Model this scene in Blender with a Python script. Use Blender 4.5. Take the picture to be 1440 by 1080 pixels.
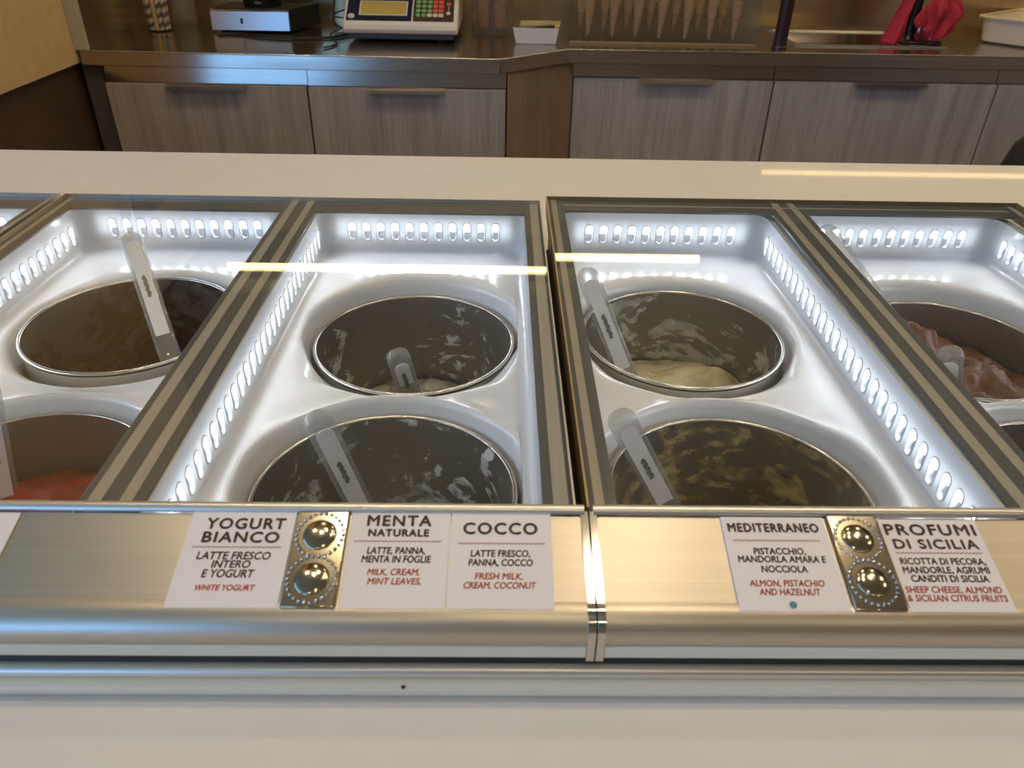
import bpy, bmesh, math, random
from mathutils import Vector, Matrix, noise
random.seed(7)
PI = math.pi
S = bpy.context.scene
for o in list(bpy.data.objects):
    bpy.data.objects.remove(o)
C = S.collection

# ------------------------------------------------------------------ camera
F_PX = 1066.3
cam_d = bpy.data.cameras.new('camera')
cam = bpy.data.objects.new('camera', cam_d); C.objects.link(cam)
S.camera = cam
p_, y_, r_ = math.radians(32.994), math.radians(1.1825), math.radians(1.2536)
fwd = Vector((math.sin(y_)*math.cos(p_), math.cos(y_)*math.cos(p_), -math.sin(p_)))
rt0 = Vector((math.cos(y_), -math.sin(y_), 0)); up0 = rt0.cross(fwd)
rt = rt0*math.cos(r_) + up0*math.sin(r_); up = -rt0*math.sin(r_) + up0*math.cos(r_)
cam.matrix_world = Matrix(((rt.x, up.x, -fwd.x, 0), (rt.y, up.y, -fwd.y, 0), (rt.z, up.z, -fwd.z, 1.25), (0, 0, 0, 1)))
cam_d.sensor_fit = 'HORIZONTAL'; cam_d.sensor_width = 36.0
cam_d.lens = F_PX/1440*36.0
cam_d.clip_start = 0.01
cam_d.dof.use_dof = True; cam_d.dof.focus_distance = 0.74; cam_d.dof.aperture_fstop = 13.0

# ------------------------------------------------------------------ world, exposure
W = bpy.data.worlds.new('sky'); S.world = W; W.use_nodes = True
bg = W.node_tree.nodes['Background']
bg.inputs[0].default_value = (0.20, 0.45, 0.90, 1); bg.inputs[1].default_value = 2.3
S.view_settings.view_transform = 'Standard'; S.view_settings.look = 'None'
S.view_settings.exposure = 1.0; S.view_settings.gamma = 1.0
S.view_settings.use_curve_mapping = False
try:
    S.cycles.transparent_max_bounces = 32
    S.cycles.max_bounces = 10
    S.cycles.glossy_bounces = 6
    S.cycles.sample_clamp_indirect = 4.0
except Exception:
    pass
LED_STRIP = 3.0     # LED strips behind the translucent well walls
LED = 23.            # freezer LED slots
LAMP_A = 6.5         # linear lamp under the bulkhead
LAMP_B = 8.0         # linear lamp under the shelf
SPOT = 58.0          # ceiling downlights, most of them added for brightness
# daylight comes through window_1: a portal in its opening guides the sky's light
pl = bpy.data.lights.new('window_portal', 'AREA'); pl.shape = 'RECTANGLE'; pl.size = 3.4; pl.size_y = 2.4
po = bpy.data.objects.new('window_portal', pl); C.objects.link(po)
po.location = (-3.42, -0.9, 1.55); po.rotation_euler = (PI/2, 0, -PI/2)
pl.cycles.is_portal = True
pl2 = bpy.data.lights.new('shopfront_portal', 'AREA'); pl2.shape = 'RECTANGLE'; pl2.size = 1.6; pl2.size_y = 2.3
po2 = bpy.data.objects.new('shopfront_portal', pl2); C.objects.link(po2)
po2.location = (-2.3, -3.12, 1.25); po2.rotation_euler = (PI/2, 0, PI)
pl2.cycles.is_portal = True

# ------------------------------------------------------------------ materials
def nodes(name):
    m = bpy.data.materials.new(name); m.use_nodes = True
    nt = m.node_tree; nt.nodes.clear()
    out = nt.nodes.new('ShaderNodeOutputMaterial')
    return m, nt, out
def N(nt, t, **kw):
    n = nt.nodes.new(t)
    for k, v in kw.items():
        if k.startswith('i_'):
            n.inputs[k[2:].replace('_', ' ')].default_value = v
        else:
            setattr(n, k, v)
    return n
def pbr(name, col, rough=.5, metal=0., spec=.5, var=0., scale=(8, 8, 8), bump=0., aniso=0., coat=0.):
    m, nt, out = nodes(name)
    b = N(nt, 'ShaderNodeBsdfPrincipled')
    b.inputs['Roughness'].default_value = rough; b.inputs['Metallic'].default_value = metal
    b.inputs['Specular IOR Level'].default_value = spec
    if aniso:
        b.inputs['Anisotropic'].default_value = aniso
        tg = N(nt, 'ShaderNodeTangent', direction_type='RADIAL', axis='X'); nt.links.new(tg.outputs[0], b.inputs['Tangent'])
    if coat: b.inputs['Coat Weight'].default_value = coat; b.inputs['Coat Roughness'].default_value = .035
    nt.links.new(b.outputs[0], out.inputs[0])
    c4 = (*col, 1)
    tc = N(nt, 'ShaderNodeTexCoord'); mp = N(nt, 'ShaderNodeMapping'); mp.inputs['Scale'].default_value = scale
    nt.links.new(tc.outputs['Object'], mp.inputs[0])
    nz = N(nt, 'ShaderNodeTexNoise'); nz.inputs['Scale'].default_value = 1.0; nz.inputs['Detail'].default_value = 5
    nt.links.new(mp.outputs[0], nz.inputs['Vector'])
    if var:
        rp = N(nt, 'ShaderNodeValToRGB')
        rp.color_ramp.elements[0].position = .3; rp.color_ramp.elements[1].position = .7
        rp.color_ramp.elements[0].color = (*[c*(1-var) for c in col], 1)
        rp.color_ramp.elements[1].color = (*[min(1, c*(1+var)) for c in col], 1)
        nt.links.new(nz.outputs['Fac'], rp.inputs[0]); nt.links.new(rp.outputs[0], b.inputs['Base Color'])
    else:
        b.inputs['Base Color'].default_value = c4
    if bump:
        bp = N(nt, 'ShaderNodeBump'); bp.inputs['Strength'].default_value = bump; bp.inputs['Distance'].default_value = .002
        nt.links.new(nz.outputs['Fac'], bp.inputs['Height']); nt.links.new(bp.outputs[0], b.inputs['Normal'])
    return m
def emit(name, col, s):
    m, nt, out = nodes(name)
    e = N(nt, 'ShaderNodeEmission'); e.inputs[0].default_value = (*col, 1); e.inputs[1].default_value = s
    nt.links.new(e.outputs[0], out.inputs[0]); return m
def clear(name, tint=(.97, .98, .98), ior=1.45, rough=0., edge=0.):
    """thin clear sheet: passes light straight, reflects by Fresnel"""
    m, nt, out = nodes(name)
    geo = N(nt, 'ShaderNodeNewGeometry')
    mr = N(nt, 'ShaderNodeMapRange'); mr.inputs['To Min'].default_value = ior; mr.inputs['To Max'].default_value = 1/ior
    nt.links.new(geo.outputs['Backfacing'], mr.inputs['Value'])
    fr = N(nt, 'ShaderNodeFresnel'); nt.links.new(mr.outputs[0], fr.inputs['IOR'])
    tr = N(nt, 'ShaderNodeBsdfTransparent'); tr.inputs[0].default_value = (*tint, 1)
    gl = N(nt, 'ShaderNodeBsdfGlossy'); gl.inputs['Roughness'].default_value = rough
    mx = N(nt, 'ShaderNodeMixShader')
    nt.links.new(fr.outputs[0], mx.inputs[0]); nt.links.new(tr.outputs[0], mx.inputs[1]); nt.links.new(gl.outputs[0], mx.inputs[2])
    last = mx
    if edge:
        df = N(nt, 'ShaderNodeBsdfDiffuse'); df.inputs[0].default_value = (.75, .76, .77, 1)
        m2 = N(nt, 'ShaderNodeMixShader'); m2.inputs[0].default_value = edge
        nt.links.new(mx.outputs[0], m2.inputs[1]); nt.links.new(df.outputs[0], m2.inputs[2]); last = m2
    nt.links.new(last.outputs[0], out.inputs[0]); return m
def wood(name, dark, light, rough=.45, sx=26., sz=1.2):
    m, nt, out = nodes(name)
    b = N(nt, 'ShaderNodeBsdfPrincipled'); b.inputs['Roughness'].default_value = rough
    tc = N(nt, 'ShaderNodeTexCoord'); mp = N(nt, 'ShaderNodeMapping'); mp.inputs['Scale'].default_value = (sx, sx, sz)
    nt.links.new(tc.outputs['Object'], mp.inputs[0])
    nz = N(nt, 'ShaderNodeTexNoise'); nz.inputs['Scale'].default_value = 1; nz.inputs['Detail'].default_value = 6; nz.inputs['Distortion'].default_value = .6
    n2 = N(nt, 'ShaderNodeTexNoise'); n2.inputs['Scale'].default_value = 7; n2.inputs['Detail'].default_value = 3
    nt.links.new(mp.outputs[0], nz.inputs['Vector']); nt.links.new(mp.outputs[0], n2.inputs['Vector'])
    ad = N(nt, 'ShaderNodeMath', operation='MULTIPLY_ADD'); ad.inputs[1].default_value = .35
    nt.links.new(n2.outputs['Fac'], ad.inputs[0])
    ml = N(nt, 'ShaderNodeMath', operation='MULTIPLY'); ml.inputs[1].default_value = .65
    nt.links.new(nz.outputs['Fac'], ml.inputs[0]); nt.links.new(ml.outputs[0], ad.inputs[2])
    rp = N(nt, 'ShaderNodeValToRGB'); rp.color_ramp.elements[0].position = .36; rp.color_ramp.elements[1].position = .66
    rp.color_ramp.elements[0].color = (*dark, 1); rp.color_ramp.elements[1].color = (*light, 1)
    nt.links.new(ad.outputs[0], rp.inputs[0]); nt.links.new(rp.outputs[0], b.inputs['Base Color'])
    nt.links.new(b.outputs[0], out.inputs[0]); return m
def smeared_steel(name, smear, lo=.56, hi=.64, scale=16., dist=1.2, z0=-1., z1=-.2, seed=0., dark=None):
    """brushed steel tub wall with dried gelato smears"""
    m, nt, out = nodes(name)
    st = N(nt, 'ShaderNodeBsdfPrincipled'); st.inputs['Base Color'].default_value = (.26, .245, .215, 1)
    st.inputs['Metallic'].default_value = .75; st.inputs['Roughness'].default_value = .42
    ge = N(nt, 'ShaderNodeBsdfPrincipled'); ge.inputs['Roughness'].default_value = .5
    tc = N(nt, 'ShaderNodeTexCoord'); mp = N(nt, 'ShaderNodeMapping')
    mp.inputs['Location'].default_value = (seed, seed*1.7, seed*.3); mp.inputs['Scale'].default_value = (1, 1, 1.5)
    nt.links.new(tc.outputs['Object'], mp.inputs[0])
    nz = N(nt, 'ShaderNodeTexNoise'); nz.inputs['Scale'].default_value = scale; nz.inputs['Detail'].default_value = 9
    nz.inputs['Roughness'].default_value = .66; nz.inputs['Distortion'].default_value = dist
    nt.links.new(mp.outputs[0], nz.inputs['Vector'])
    n2 = N(nt, 'ShaderNodeTexNoise'); n2.inputs['Scale'].default_value = scale*3.2; n2.inputs['Detail'].default_value = 6
    nt.links.new(mp.outputs[0], n2.inputs['Vector'])
    sep = N(nt, 'ShaderNodeSeparateXYZ'); nt.links.new(tc.outputs['Object'], sep.inputs[0])
    mr = N(nt, 'ShaderNodeMapRange'); mr.inputs['From Min'].default_value = z0; mr.inputs['From Max'].default_value = z1
    mr.inputs['To Min'].default_value = .06; mr.inputs['To Max'].default_value = -.09   # fewer smears towards the rim
    nt.links.new(sep.outputs['Z'], mr.inputs['Value'])
    ad = N(nt, 'ShaderNodeMath', operation='ADD'); nt.links.new(nz.outputs['Fac'], ad.inputs[0]); nt.links.new(mr.outputs[0], ad.inputs[1])
    a2 = N(nt, 'ShaderNodeMath', operation='MULTIPLY_ADD'); a2.inputs[1].default_value = .22
    nt.links.new(n2.outputs['Fac'], a2.inputs[0]); nt.links.new(ad.outputs[0], a2.inputs[2])
    rp = N(nt, 'ShaderNodeMapRange'); rp.inputs['From Min'].default_value = lo+.1; rp.inputs['From Max'].default_value = hi+.1
    nt.links.new(a2.outputs[0], rp.inputs['Value'])
    cr = N(nt, 'ShaderNodeValToRGB')
    cr.color_ramp.elements[0].color = (*(dark or [c*.45 for c in smear]), 1); cr.color_ramp.elements[1].color = (*smear, 1)
    cr.color_ramp.elements[0].position = .35; cr.color_ramp.elements[1].position = .65
    nt.links.new(n2.outputs['Fac'], cr.inputs[0]); nt.links.new(cr.outputs[0], ge.inputs['Base Color'])
    bp = N(nt, 'ShaderNodeBump'); bp.inputs['Strength'].default_value = .6; bp.inputs['Distance'].default_value = .003
    nt.links.new(a2.outputs[0], bp.inputs['Height']); nt.links.new(bp.outputs[0], ge.inputs['Normal'])
    mx = N(nt, 'ShaderNodeMixShader'); nt.links.new(rp.outputs[0], mx.inputs[0])
    nt.links.new(st.outputs[0], mx.inputs[1]); nt.links.new(ge.outputs[0], mx.inputs[2])
    nt.links.new(mx.outputs[0], out.inputs[0]); return m

M = {}
M['counter'] = pbr('white_quartz', (.72, .70, .67), .38, spec=.2, var=.02, scale=(30, 30, 30), coat=.14)
M['plastic'] = pbr('white_moulded_plastic', (.80, .81, .84), .22, var=.01, coat=.15)
def translucent_plastic():
    m = pbr('translucent_white_plastic', (.80, .81, .84), .22, coat=.15); nt = m.node_tree
    b = [n for n in nt.nodes if n.type == 'BSDF_PRINCIPLED'][0]; out = [n for n in nt.nodes if n.type == 'OUTPUT_MATERIAL'][0]
    tr = N(nt, 'ShaderNodeBsdfTranslucent'); tr.inputs[0].default_value = (.85, .88, .93, 1)
    mx = N(nt, 'ShaderNodeMixShader'); mx.inputs[0].default_value = .22
    nt.links.new(b.outputs[0], mx.inputs[1]); nt.links.new(tr.outputs[0], mx.inputs[2]); nt.links.new(mx.outputs[0], out.inputs[0]); return m
M['plastic_wall'] = translucent_plastic()
M['led_back'] = emit('led_strip_light', (.86, .93, 1.0), LED_STRIP)
M['led'] = emit('cold_white_led', (.86, .93, 1.0), LED)
M['slot_grey'] = pbr('slot_shade_plastic', (.62, .64, .68), .4)  # grey stands in for shade in the lower part of each slot
M['glass'] = clear('lid_glass', (.965, .975, .975), 1.5)
M['acrylic'] = clear('clear_acrylic', (.955, .96, .955), 1.42, .02, .006)
M['spatula'] = clear('clear_spatula_handle', (.84, .855, .855), 1.5, .05, .20)
M['cup_plastic'] = clear('clear_cup_plastic', (.90, .89, .87), 1.4, .04, .10)
M['frame_dark'] = pbr('lid_frame_dark_grey', (.112, .121, .124), .36, var=.1, scale=(400, 6, 50))
M['frame_tan'] = pbr('lid_frame_tan', (.46, .42, .35), .4, var=.06, scale=(400, 6, 50))
M['frame_brass'] = pbr('lid_edge_brass', (.50, .37, .19), .35, .6)
M['alu'] = pbr('brushed_aluminium', (.58, .53, .45), .37, .95, var=.05, scale=(3, 320, 320), bump=.06, aniso=.5)
M['alu_face'] = pbr('satin_aluminium', (.72, .70, .65), .36, .9, var=.03, scale=(3, 200, 200))
M['chrome'] = pbr('chrome', (.62, .59, .54), .10, 1.)
M['chrome_warm'] = pbr('warm_chrome', (.42, .365, .26), .12, 1.)
M['bumper'] = pbr('cream_bumper_strip', (.80, .74, .58), .35)
M['black'] = pbr('black_rubber', (.012, .012, .012), .5)
M['steel'] = pbr('stainless_worktop', (.40, .335, .28), .17, .95, var=.10, scale=(3, 60, 60), bump=.03)
M['steel_wall'] = pbr('stainless_backsplash', (.60, .49, .31), .26, .95, var=.08, scale=(60, 60, 3), bump=.03)
M['rim_steel'] = pbr('tub_rim_steel', (.62, .60, .57), .22, 1.)
M['door'] = wood('grey_oak_laminate', (.31, .27, .25), (.50, .445, .42))
M['door_brown'] = wood('brown_oak_laminate', (.21, .145, .095), (.29, .205, .14))
M['carcass'] = pbr('cabinet_carcass', (.10, .085, .075), .5)
M['wall_beige'] = pbr('beige_plaster', (.62, .46, .24), .75, var=.06, scale=(40, 40, 40), bump=.15)
M['wall_brown'] = pbr('dark_brown_panel', (.075, .045, .03), .4, var=.15)
M['room_wall'] = pbr('room_wall', (.42, .33, .24), .8, var=.05)
M['ceil'] = pbr('ceiling_paint', (.62, .49, .31), .8)
M['floor'] = pbr('floor_tile', (.34, .31, .28), .3, var=.12)
M['bulkhead'] = wood('bulkhead_wood', (.11, .08, .055), (.19, .14, .10), .5, 9, .8)
M['card'] = pbr('tag_card', (.83, .78, .77), .45)
M['ink'] = pbr('brown_ink', (.075, .035, .035), .6)
M['ink_red'] = pbr('red_ink', (.62, .10, .05), .6)
M['ink_line'] = pbr('dotted_line_ink', (.42, .22, .22), .6)
M['teal'] = pbr('teal_dot', (.02, .24, .28), .4)
M['label'] = pbr('white_label', (.93, .93, .97), .5)
M['logo'] = pbr('green_logo_print', (.16, .20, .17), .6)
M['handle'] = pbr('handle_aluminium', (.55, .53, .50), .28, .95)
M['dark_glass'] = pbr('dark_jug', (.012, .011, .010), .08)
M['white_print'] = pbr('white_print', (.55, .5, .45), .5)
M['scale_white'] = pbr('scale_white_plastic', (.62, .61, .60), .35)
M['scale_dark'] = pbr('scale_dark_base', (.045, .055, .085), .4)
M['scale_navy'] = pbr('scale_navy_panel', (.015, .017, .045), .16)
M['lcd'] = pbr('lcd_olive', (.42, .34, .11), .12)
M['key_brown'] = pbr('keypad_brown', (.045, .025, .02), .3)
M['key_green'] = pbr('key_green', (.16, .36, .15), .4)
M['key_red'] = pbr('key_red', (.55, .085, .06), .4)
M['key_grey'] = pbr('key_grey', (.5, .5, .48), .4)
M['wafer'] = pbr('wafer_cone', (.50, .32, .16), .7, var=.2, scale=(160, 160, 160), bump=.5)
M['wafer_dark'] = pbr('dark_wafer_cone', (.33, .155, .06), .7, var=.25, scale=(120, 120, 120), bump=.5)
M['paper'] = pbr('white_paper_board', (.70, .71, .72), .5)
M['gold_paper'] = pbr('gold_foil_paper', (.72, .55, .20), .22, .85, var=.3, scale=(300, 300, 300), bump=.4)
M['choc'] = pbr('dark_chocolate', (.05, .025, .015), .4)
M['pole'] = pbr('dark_brown_pole', (.028, .012, .012), .3)
M['cloth'] = pbr('red_cloth', (.46, .028, .045), .9, var=.25, scale=(120, 120, 120), bump=.3)
M['tap_black'] = pbr('black_tap', (.012, .010, .012), .2)
M['tub_plastic'] = pbr('cream_plastic_tub', (.72, .62, .47), .35)
M['navy'] = pbr('straw_navy', (.015, .022, .05), .5)

def straw_mat(name, a, b):
    m, nt, out = nodes(name)
    bs = N(nt, 'ShaderNodeBsdfPrincipled'); bs.inputs['Roughness'].default_value = .55
    tc = N(nt, 'ShaderNodeTexCoord'); sp = N(nt, 'ShaderNodeSeparateXYZ'); nt.links.new(tc.outputs['Object'], sp.inputs[0])
    at = N(nt, 'ShaderNodeMath', operation='ARCTAN2'); nt.links.new(sp.outputs['Y'], at.inputs[0]); nt.links.new(sp.outputs['X'], at.inputs[1])
    dv = N(nt, 'ShaderNodeMath', operation='DIVIDE'); dv.inputs[1].default_value = 2*PI; nt.links.new(at.outputs[0], dv.inputs[0])
    ml = N(nt, 'ShaderNodeMath', operation='MULTIPLY_ADD'); ml.inputs[1].default_value = -42.; nt.links.new(sp.outputs['Z'], ml.inputs[0]); nt.links.new(dv.outputs[0], ml.inputs[2])
    f = N(nt, 'ShaderNodeMath', operation='FRACT'); nt.links.new(ml.outputs[0], f.inputs[0])
    g = N(nt, 'ShaderNodeMath', operation='GREATER_THAN'); g.inputs[1].default_value = .5; nt.links.new(f.outputs[0], g.inputs[0])
    mx = N(nt, 'ShaderNodeMix', data_type='RGBA'); mx.inputs[6].default_value = (*a, 1); mx.inputs[7].default_value = (*b, 1)
    nt.links.new(g.outputs[0], mx.inputs[0]); nt.links.new(mx.outputs[2], bs.inputs['Base Color'])
    nt.links.new(bs.outputs[0], out.inputs[0]); return m

# ------------------------------------------------------------------ helpers
class MB:
    def __init__(s): s.v = []; s.f = []; s.m = []
    def add(s, vs, fs, mi=0):
        k = len(s.v); s.v += [tuple(v) for v in vs]; s.f += [tuple(i+k for i in f) for f in fs]; s.m += [mi]*len(fs); return s
    def box(s, x0, x1, y0, y1, z0, z1, mi=0):
        return s.add([(x0,y0,z0),(x1,y0,z0),(x1,y1,z0),(x0,y1,z0),(x0,y0,z1),(x1,y0,z1),(x1,y1,z1),(x0,y1,z1)],
                     [(0,3,2,1),(4,5,6,7),(0,1,5,4),(1,2,6,5),(2,3,7,6),(3,0,4,7)], mi)
    def ring_stack(s, rings, close=True, cap0=False, cap1=False, mi=0):
        n = len(rings[0]); vs = [p for r in rings for p in r]; fs = []
        for i in range(len(rings)-1):
            for j in range(n if close else n-1):
                a = i*n+j; b = i*n+(j+1) % n
                fs.append((a, b, b+n, a+n))
        if cap0: fs.append(tuple(range(n))[::-1])
        if cap1: fs.append(tuple(range((len(rings)-1)*n, len(rings)*n)))
        return s.add(vs, fs, mi)
    def lathe(s, prof, c=(0, 0, 0), seg=48, cap0=False, cap1=False, mi=0):
        rings = [[(c[0]+r*math.cos(2*PI*j/seg), c[1]+r*math.sin(2*PI*j/seg), c[2]+z) for j in range(seg)] for r, z in prof]
        return s.ring_stack(rings, True, cap0, cap1, mi)
    def tube(s, pts, r, seg=10, cap=True, mi=0):
        pts = [Vector(p) for p in pts]; rings = []
        rr = r if isinstance(r, (list, tuple)) else [r]*len(pts)
        ref = None
        for i, p in enumerate(pts):
            t = (pts[min(i+1, len(pts)-1)]-pts[max(i-1, 0)]).normalized()
            if ref is None:
                ref = t.cross(Vector((0, 0, 1)))
                if ref.length < 1e-3: ref = t.cross(Vector((1, 0, 0)))
            ref = (ref - t*ref.dot(t)).normalized(); b = t.cross(ref)
            rings.append([p+(ref*math.cos(2*PI*j/seg)+b*math.sin(2*PI*j/seg))*rr[i] for j in range(seg)])
        return s.ring_stack(rings, True, cap, cap, mi)
    def extrude_x(s, prof, x0, x1, mi=0, caps=True):
        return s.ring_stack([[(x0, y, z) for y, z in prof], [(x1, y, z) for y, z in prof]], True, caps, caps, mi)
    def prism(s, poly, z0, z1, mi=0):
        return s.ring_stack([[(x, y, z0) for x, y in poly], [(x, y, z1) for x, y in poly]], True, True, True, mi)

def wloc(o):
    l = Vector((0, 0, 0))
    while o: l += o.location; o = o.parent
    return l
def obj(name, mb, mat, parent=None, smooth=True, bevel=0, loc=None, angle=40, local=False, subsurf=0):
    me = bpy.data.meshes.new(name)
    off = Vector((0, 0, 0)) if local else (wloc(parent) if parent else Vector(loc) if loc else Vector((0, 0, 0)))
    me.from_pydata([tuple(Vector(v)-off) for v in mb.v], [], mb.f)
    mats = mat if isinstance(mat, list) else [mat]
    for m in mats: me.materials.append(M[m] if isinstance(m, str) else m)
    for p, i in zip(me.polygons, mb.m): p.material_index = i
    bm = bmesh.new(); bm.from_mesh(me)
    bmesh.ops.remove_doubles(bm, verts=bm.verts, dist=2e-6)
    bmesh.ops.recalc_face_normals(bm, faces=bm.faces)
    bm.to_mesh(me); bm.free()
    if smooth:
        me.polygons.foreach_set('use_smooth', [True]*len(me.polygons))
        me.set_sharp_from_angle(angle=math.radians(angle))
    o = bpy.data.objects.new(name, me); C.objects.link(o)
    if parent: o.parent = parent
    elif loc: o.location = loc
    if bevel:
        b = o.modifiers.new('bevel', 'BEVEL'); b.width = bevel; b.segments = 2; b.limit_method = 'ANGLE'; b.angle_limit = math.radians(50)
        b.harden_normals = False
    if subsurf:
        b = o.modifiers.new('subsurf', 'SUBSURF'); b.levels = subsurf; b.render_levels = subsurf
    return o
def tag(o, label, cat, group=None):
    o['label'] = label; o['category'] = cat
    if group: o['group'] = group
    return o
def thing(name, label, cat, loc=(0, 0, 0), group=None):
    o = bpy.data.objects.new(name, None); C.objects.link(o); o.location = loc; o.empty_display_size = .05
    return tag(o, label, cat, group)
def struct(name, mb, mat, **kw):
    o = obj(name, mb, mat, None, **kw); o['kind'] = 'structure'; return o
def child_copy(src, parent, mat=None):
    c = src.copy(); C.objects.link(c); c.parent = parent; return c

# ------------------------------------------------------------------ the room
struct('floor', MB().box(-3.5, 3.2, -3.2, 2.8, -.05, 0), 'floor')
struct('ceiling', MB().box(-3.5, 3.2, -3.2, 2.8, 3.0, 3.05), 'ceil')
struct('wall_back', MB().box(-1.2, 3.2, 2.68, 2.8, 0, 3.0), 'room_wall')
struct('wall_left', MB().box(-1.2, -1.06, 1.2, 2.68, .869, 3.0), 'wall_beige', bevel=.002)
struct('baseboard_left', MB().box(-1.2, -1.075, 1.2, 2.68, 0, .868), 'wall_brown')
struct('wall_left_return', MB().box(-3.5, -1.2, 1.2, 1.32, 0, 3.0), 'room_wall')
fw = MB().box(-3.5, -3.4, -3.2, -2.6, 0, 3).box(-3.5, -3.4, .8, 1.2, 0, 3).box(-3.5, -3.4, -2.6, .8, 0, .35).box(-3.5, -3.4, -2.6, .8, 2.75, 3)
struct('wall_left_front', fw, 'room_wall')
wf = MB()
for yy in (-2.6, -1.48, -.34, .76): wf.box(-3.47, -3.42, yy, yy+.04, .35, 2.75)
for zz in (.35, 2.71): wf.box(-3.47, -3.42, -2.6, .8, zz, zz+.04)
struct('window_1', wf, 'carcass')
struct('wall_front', MB().box(-3.5, -3.1, -3.2, -3.1, 0, 3).box(-1.5, 3.2, -3.2, -3.1, 0, 3).box(-3.1, -1.5, -3.2, -3.1, 2.5, 3), 'room_wall')
wf = MB()
for xx in (-3.1, -2.3, -1.54): wf.box(xx, xx+.04, -3.17, -3.13, .2, 2.5)
for zz in (0, 2.46): wf.box(-3.1, -1.5, -3.17, -3.13, zz, zz+.04)
struct('window_2', wf, 'carcass')
struct('wall_right', MB().box(3.1, 3.2, -3.1, 2.68, 0, 3), 'room_wall')
struct('trim_1', MB().box(-1.06, 3.1, 2.16, 2.68, 1.76, 3.0), 'bulkhead')

# ------------------------------------------------------------------ lamps
def linear_lamp(x0, x1, y, z, w, mat, label):
    t = thing('linear_lamp', label, 'lamp', ((x0+x1)/2, y, z), 'linear lamps over the back counter')
    obj('housing', MB().box(x0-.01, x1+.01, y-w*.7, y+w*.7, z+.004, z+.026), 'handle', t)
    obj('diffuser', MB().box(x0, x1, y-w/2, y+w/2, z-w*.55, z+.004), mat, t)
    return t
linear_lamp(-.89, .655, 2.3, 1.734, .016, emit('warm_tube_light', (1, .80, .36), LAMP_A), 'long warm linear lamp under the wooden bulkhead, mirrored in the glass lids')
linear_lamp(.87, 2.2, 2.5, 1.345, .012, emit('warm_strip_light', (1, .72, .28), LAMP_B), 'thin warm linear lamp under the shelf at the right of the back wall')
tag(obj('wall_shelf', MB().box(.8, 2.6, 2.36, 2.68, 1.372, 1.40), 'bulkhead', None), 'plain wooden shelf on the back wall above the sink', 'shelf')
spot_m = emit('warm_spot', (1, .79, .52), SPOT)
k = 0
for sx, sy in ((.36, .74), (-.6, -1.5), (1.4, -1.5), (-.45, .9), (1.0, .9), (.1, -.6), (.5, -1.7), (2.2, .6), (2.2, -1.2), (-.5, 1.93), (.55, 1.93), (1.6, 1.93), (-.9, 1.1), (-.2, 1.1), (.5, 1.1), (1.2, 1.1), (2.0, 1.1)):  # first follows the rail glow; back rows and front pair added as fill
    t = thing('downlight', 'round warm downlight in the unseen ceiling, from a set mostly added for brightness', 'lamp', (sx, sy, 3.0), 'ceiling downlights')
    obj('trim_ring', MB().lathe([(.05, -.001), (.062, -.008), (.068, -.001)], (sx, sy, 3.0), 24), 'handle', t)
    obj('lens', MB().lathe([(.05, -.004), (.0005, -.005)], (sx, sy, 3.0), 24), spot_m, t)

# ------------------------------------------------------------------ service counter
Zc = .912
t = thing('service_counter', 'white quartz serving counter around the gelato freezers', 'counter', (0, .5, 0))
top = MB().box(-2.3, 2.3, -.12, .236, Zc-.04, Zc).box(-2.3, 2.3, .80, 1.152, Zc-.04, Zc)
top.box(-2.3, -.99, .236, .80, Zc-.04, Zc).box(1.09, 2.3, .236, .80, Zc-.04, Zc)
obj('worktop', top, 'counter', t, bevel=.002)
obj('front_panel', MB().box(-2.25, 2.25, -.06, -.03, 0, Zc-.04), 'counter', t)
obj('back_panel', MB().box(-2.25, 2.25, 1.09, 1.12, 0, Zc-.04), 'counter', t)

# freezer modules: skirts under the lids
PITCH = .515
LX = {0: (-.9835, -.4745), 1: (-.4665, .0415), 2: (.0500, .5630)}
for i in (0, 1, 2):
    x0, x1 = LX[i]; x0 += .003; x1 -= .003
    lab = ['body of the freezer module at the far left edge', 'body of the freezer module under the left glass lid', 'body of the freezer module under the right glass lid'][i]
    t = thing('freezer_module', lab, 'freezer', ((x0+x1)/2, .5, .45), 'gelato freezer modules')
    sk = MB()
    sk.box(x0, x0+.004, .312, .796, .45, .9545).box(x1-.004, x1, .312, .796, .45, .9545).box(x0, x1, .7925, .796, .45, .9545).box(x0, x1, .264, .268, .45, .925)
    sk.box(x0, x1, .25, .796, .45, .454)
    obj('skirt', sk, 'frame_tan', t)

# ------------------------------------------------------------------ well liners
R_T = .0925           # tub radius
YB, YS, YF = .617, .510, .403    # back tub, shared edge, front tub centres
Y0, Y1 = .296, .785
ZD = .913             # deck level
ZT = .9620             # liner top
RC = .016
FIL = .009
SLOT_P = .0156
def contour(hw, inset):
    """rounded rectangle, list of (x, y), from bottom middle counter-clockwise; hw half width"""
    r = max(RC-inset, .002); x1 = hw-inset; yb = Y0+inset; yt = Y1-inset
    pts = []
    def seg(a, b, n):
        for i in range(n): q = i/n; pts.append((a[0]+(b[0]-a[0])*q, a[1]+(b[1]-a[1])*q))
    def arc(cx, cy, a0):
        for i in range(6): a = a0+PI/2*i/6; pts.append((cx+r*math.cos(a), cy+r*math.sin(a)))
    xr = x1-r
    seg((-xr, yb), (xr, yb), 12); arc(xr, yb+r, -PI/2)
    seg((x1, yb+r), (x1, YS), 14); seg((x1, YS), (x1, yt-r), 16); arc(xr, yt-r, 0)
    seg((xr, yt), (-xr, yt), 12); arc(-xr, yt-r, PI/2)
    seg((-x1, yt-r), (-x1, YS), 16); seg((-x1, YS), (-x1, yb+r), 14); arc(-xr, yb+r, PI)
    return pts
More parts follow.
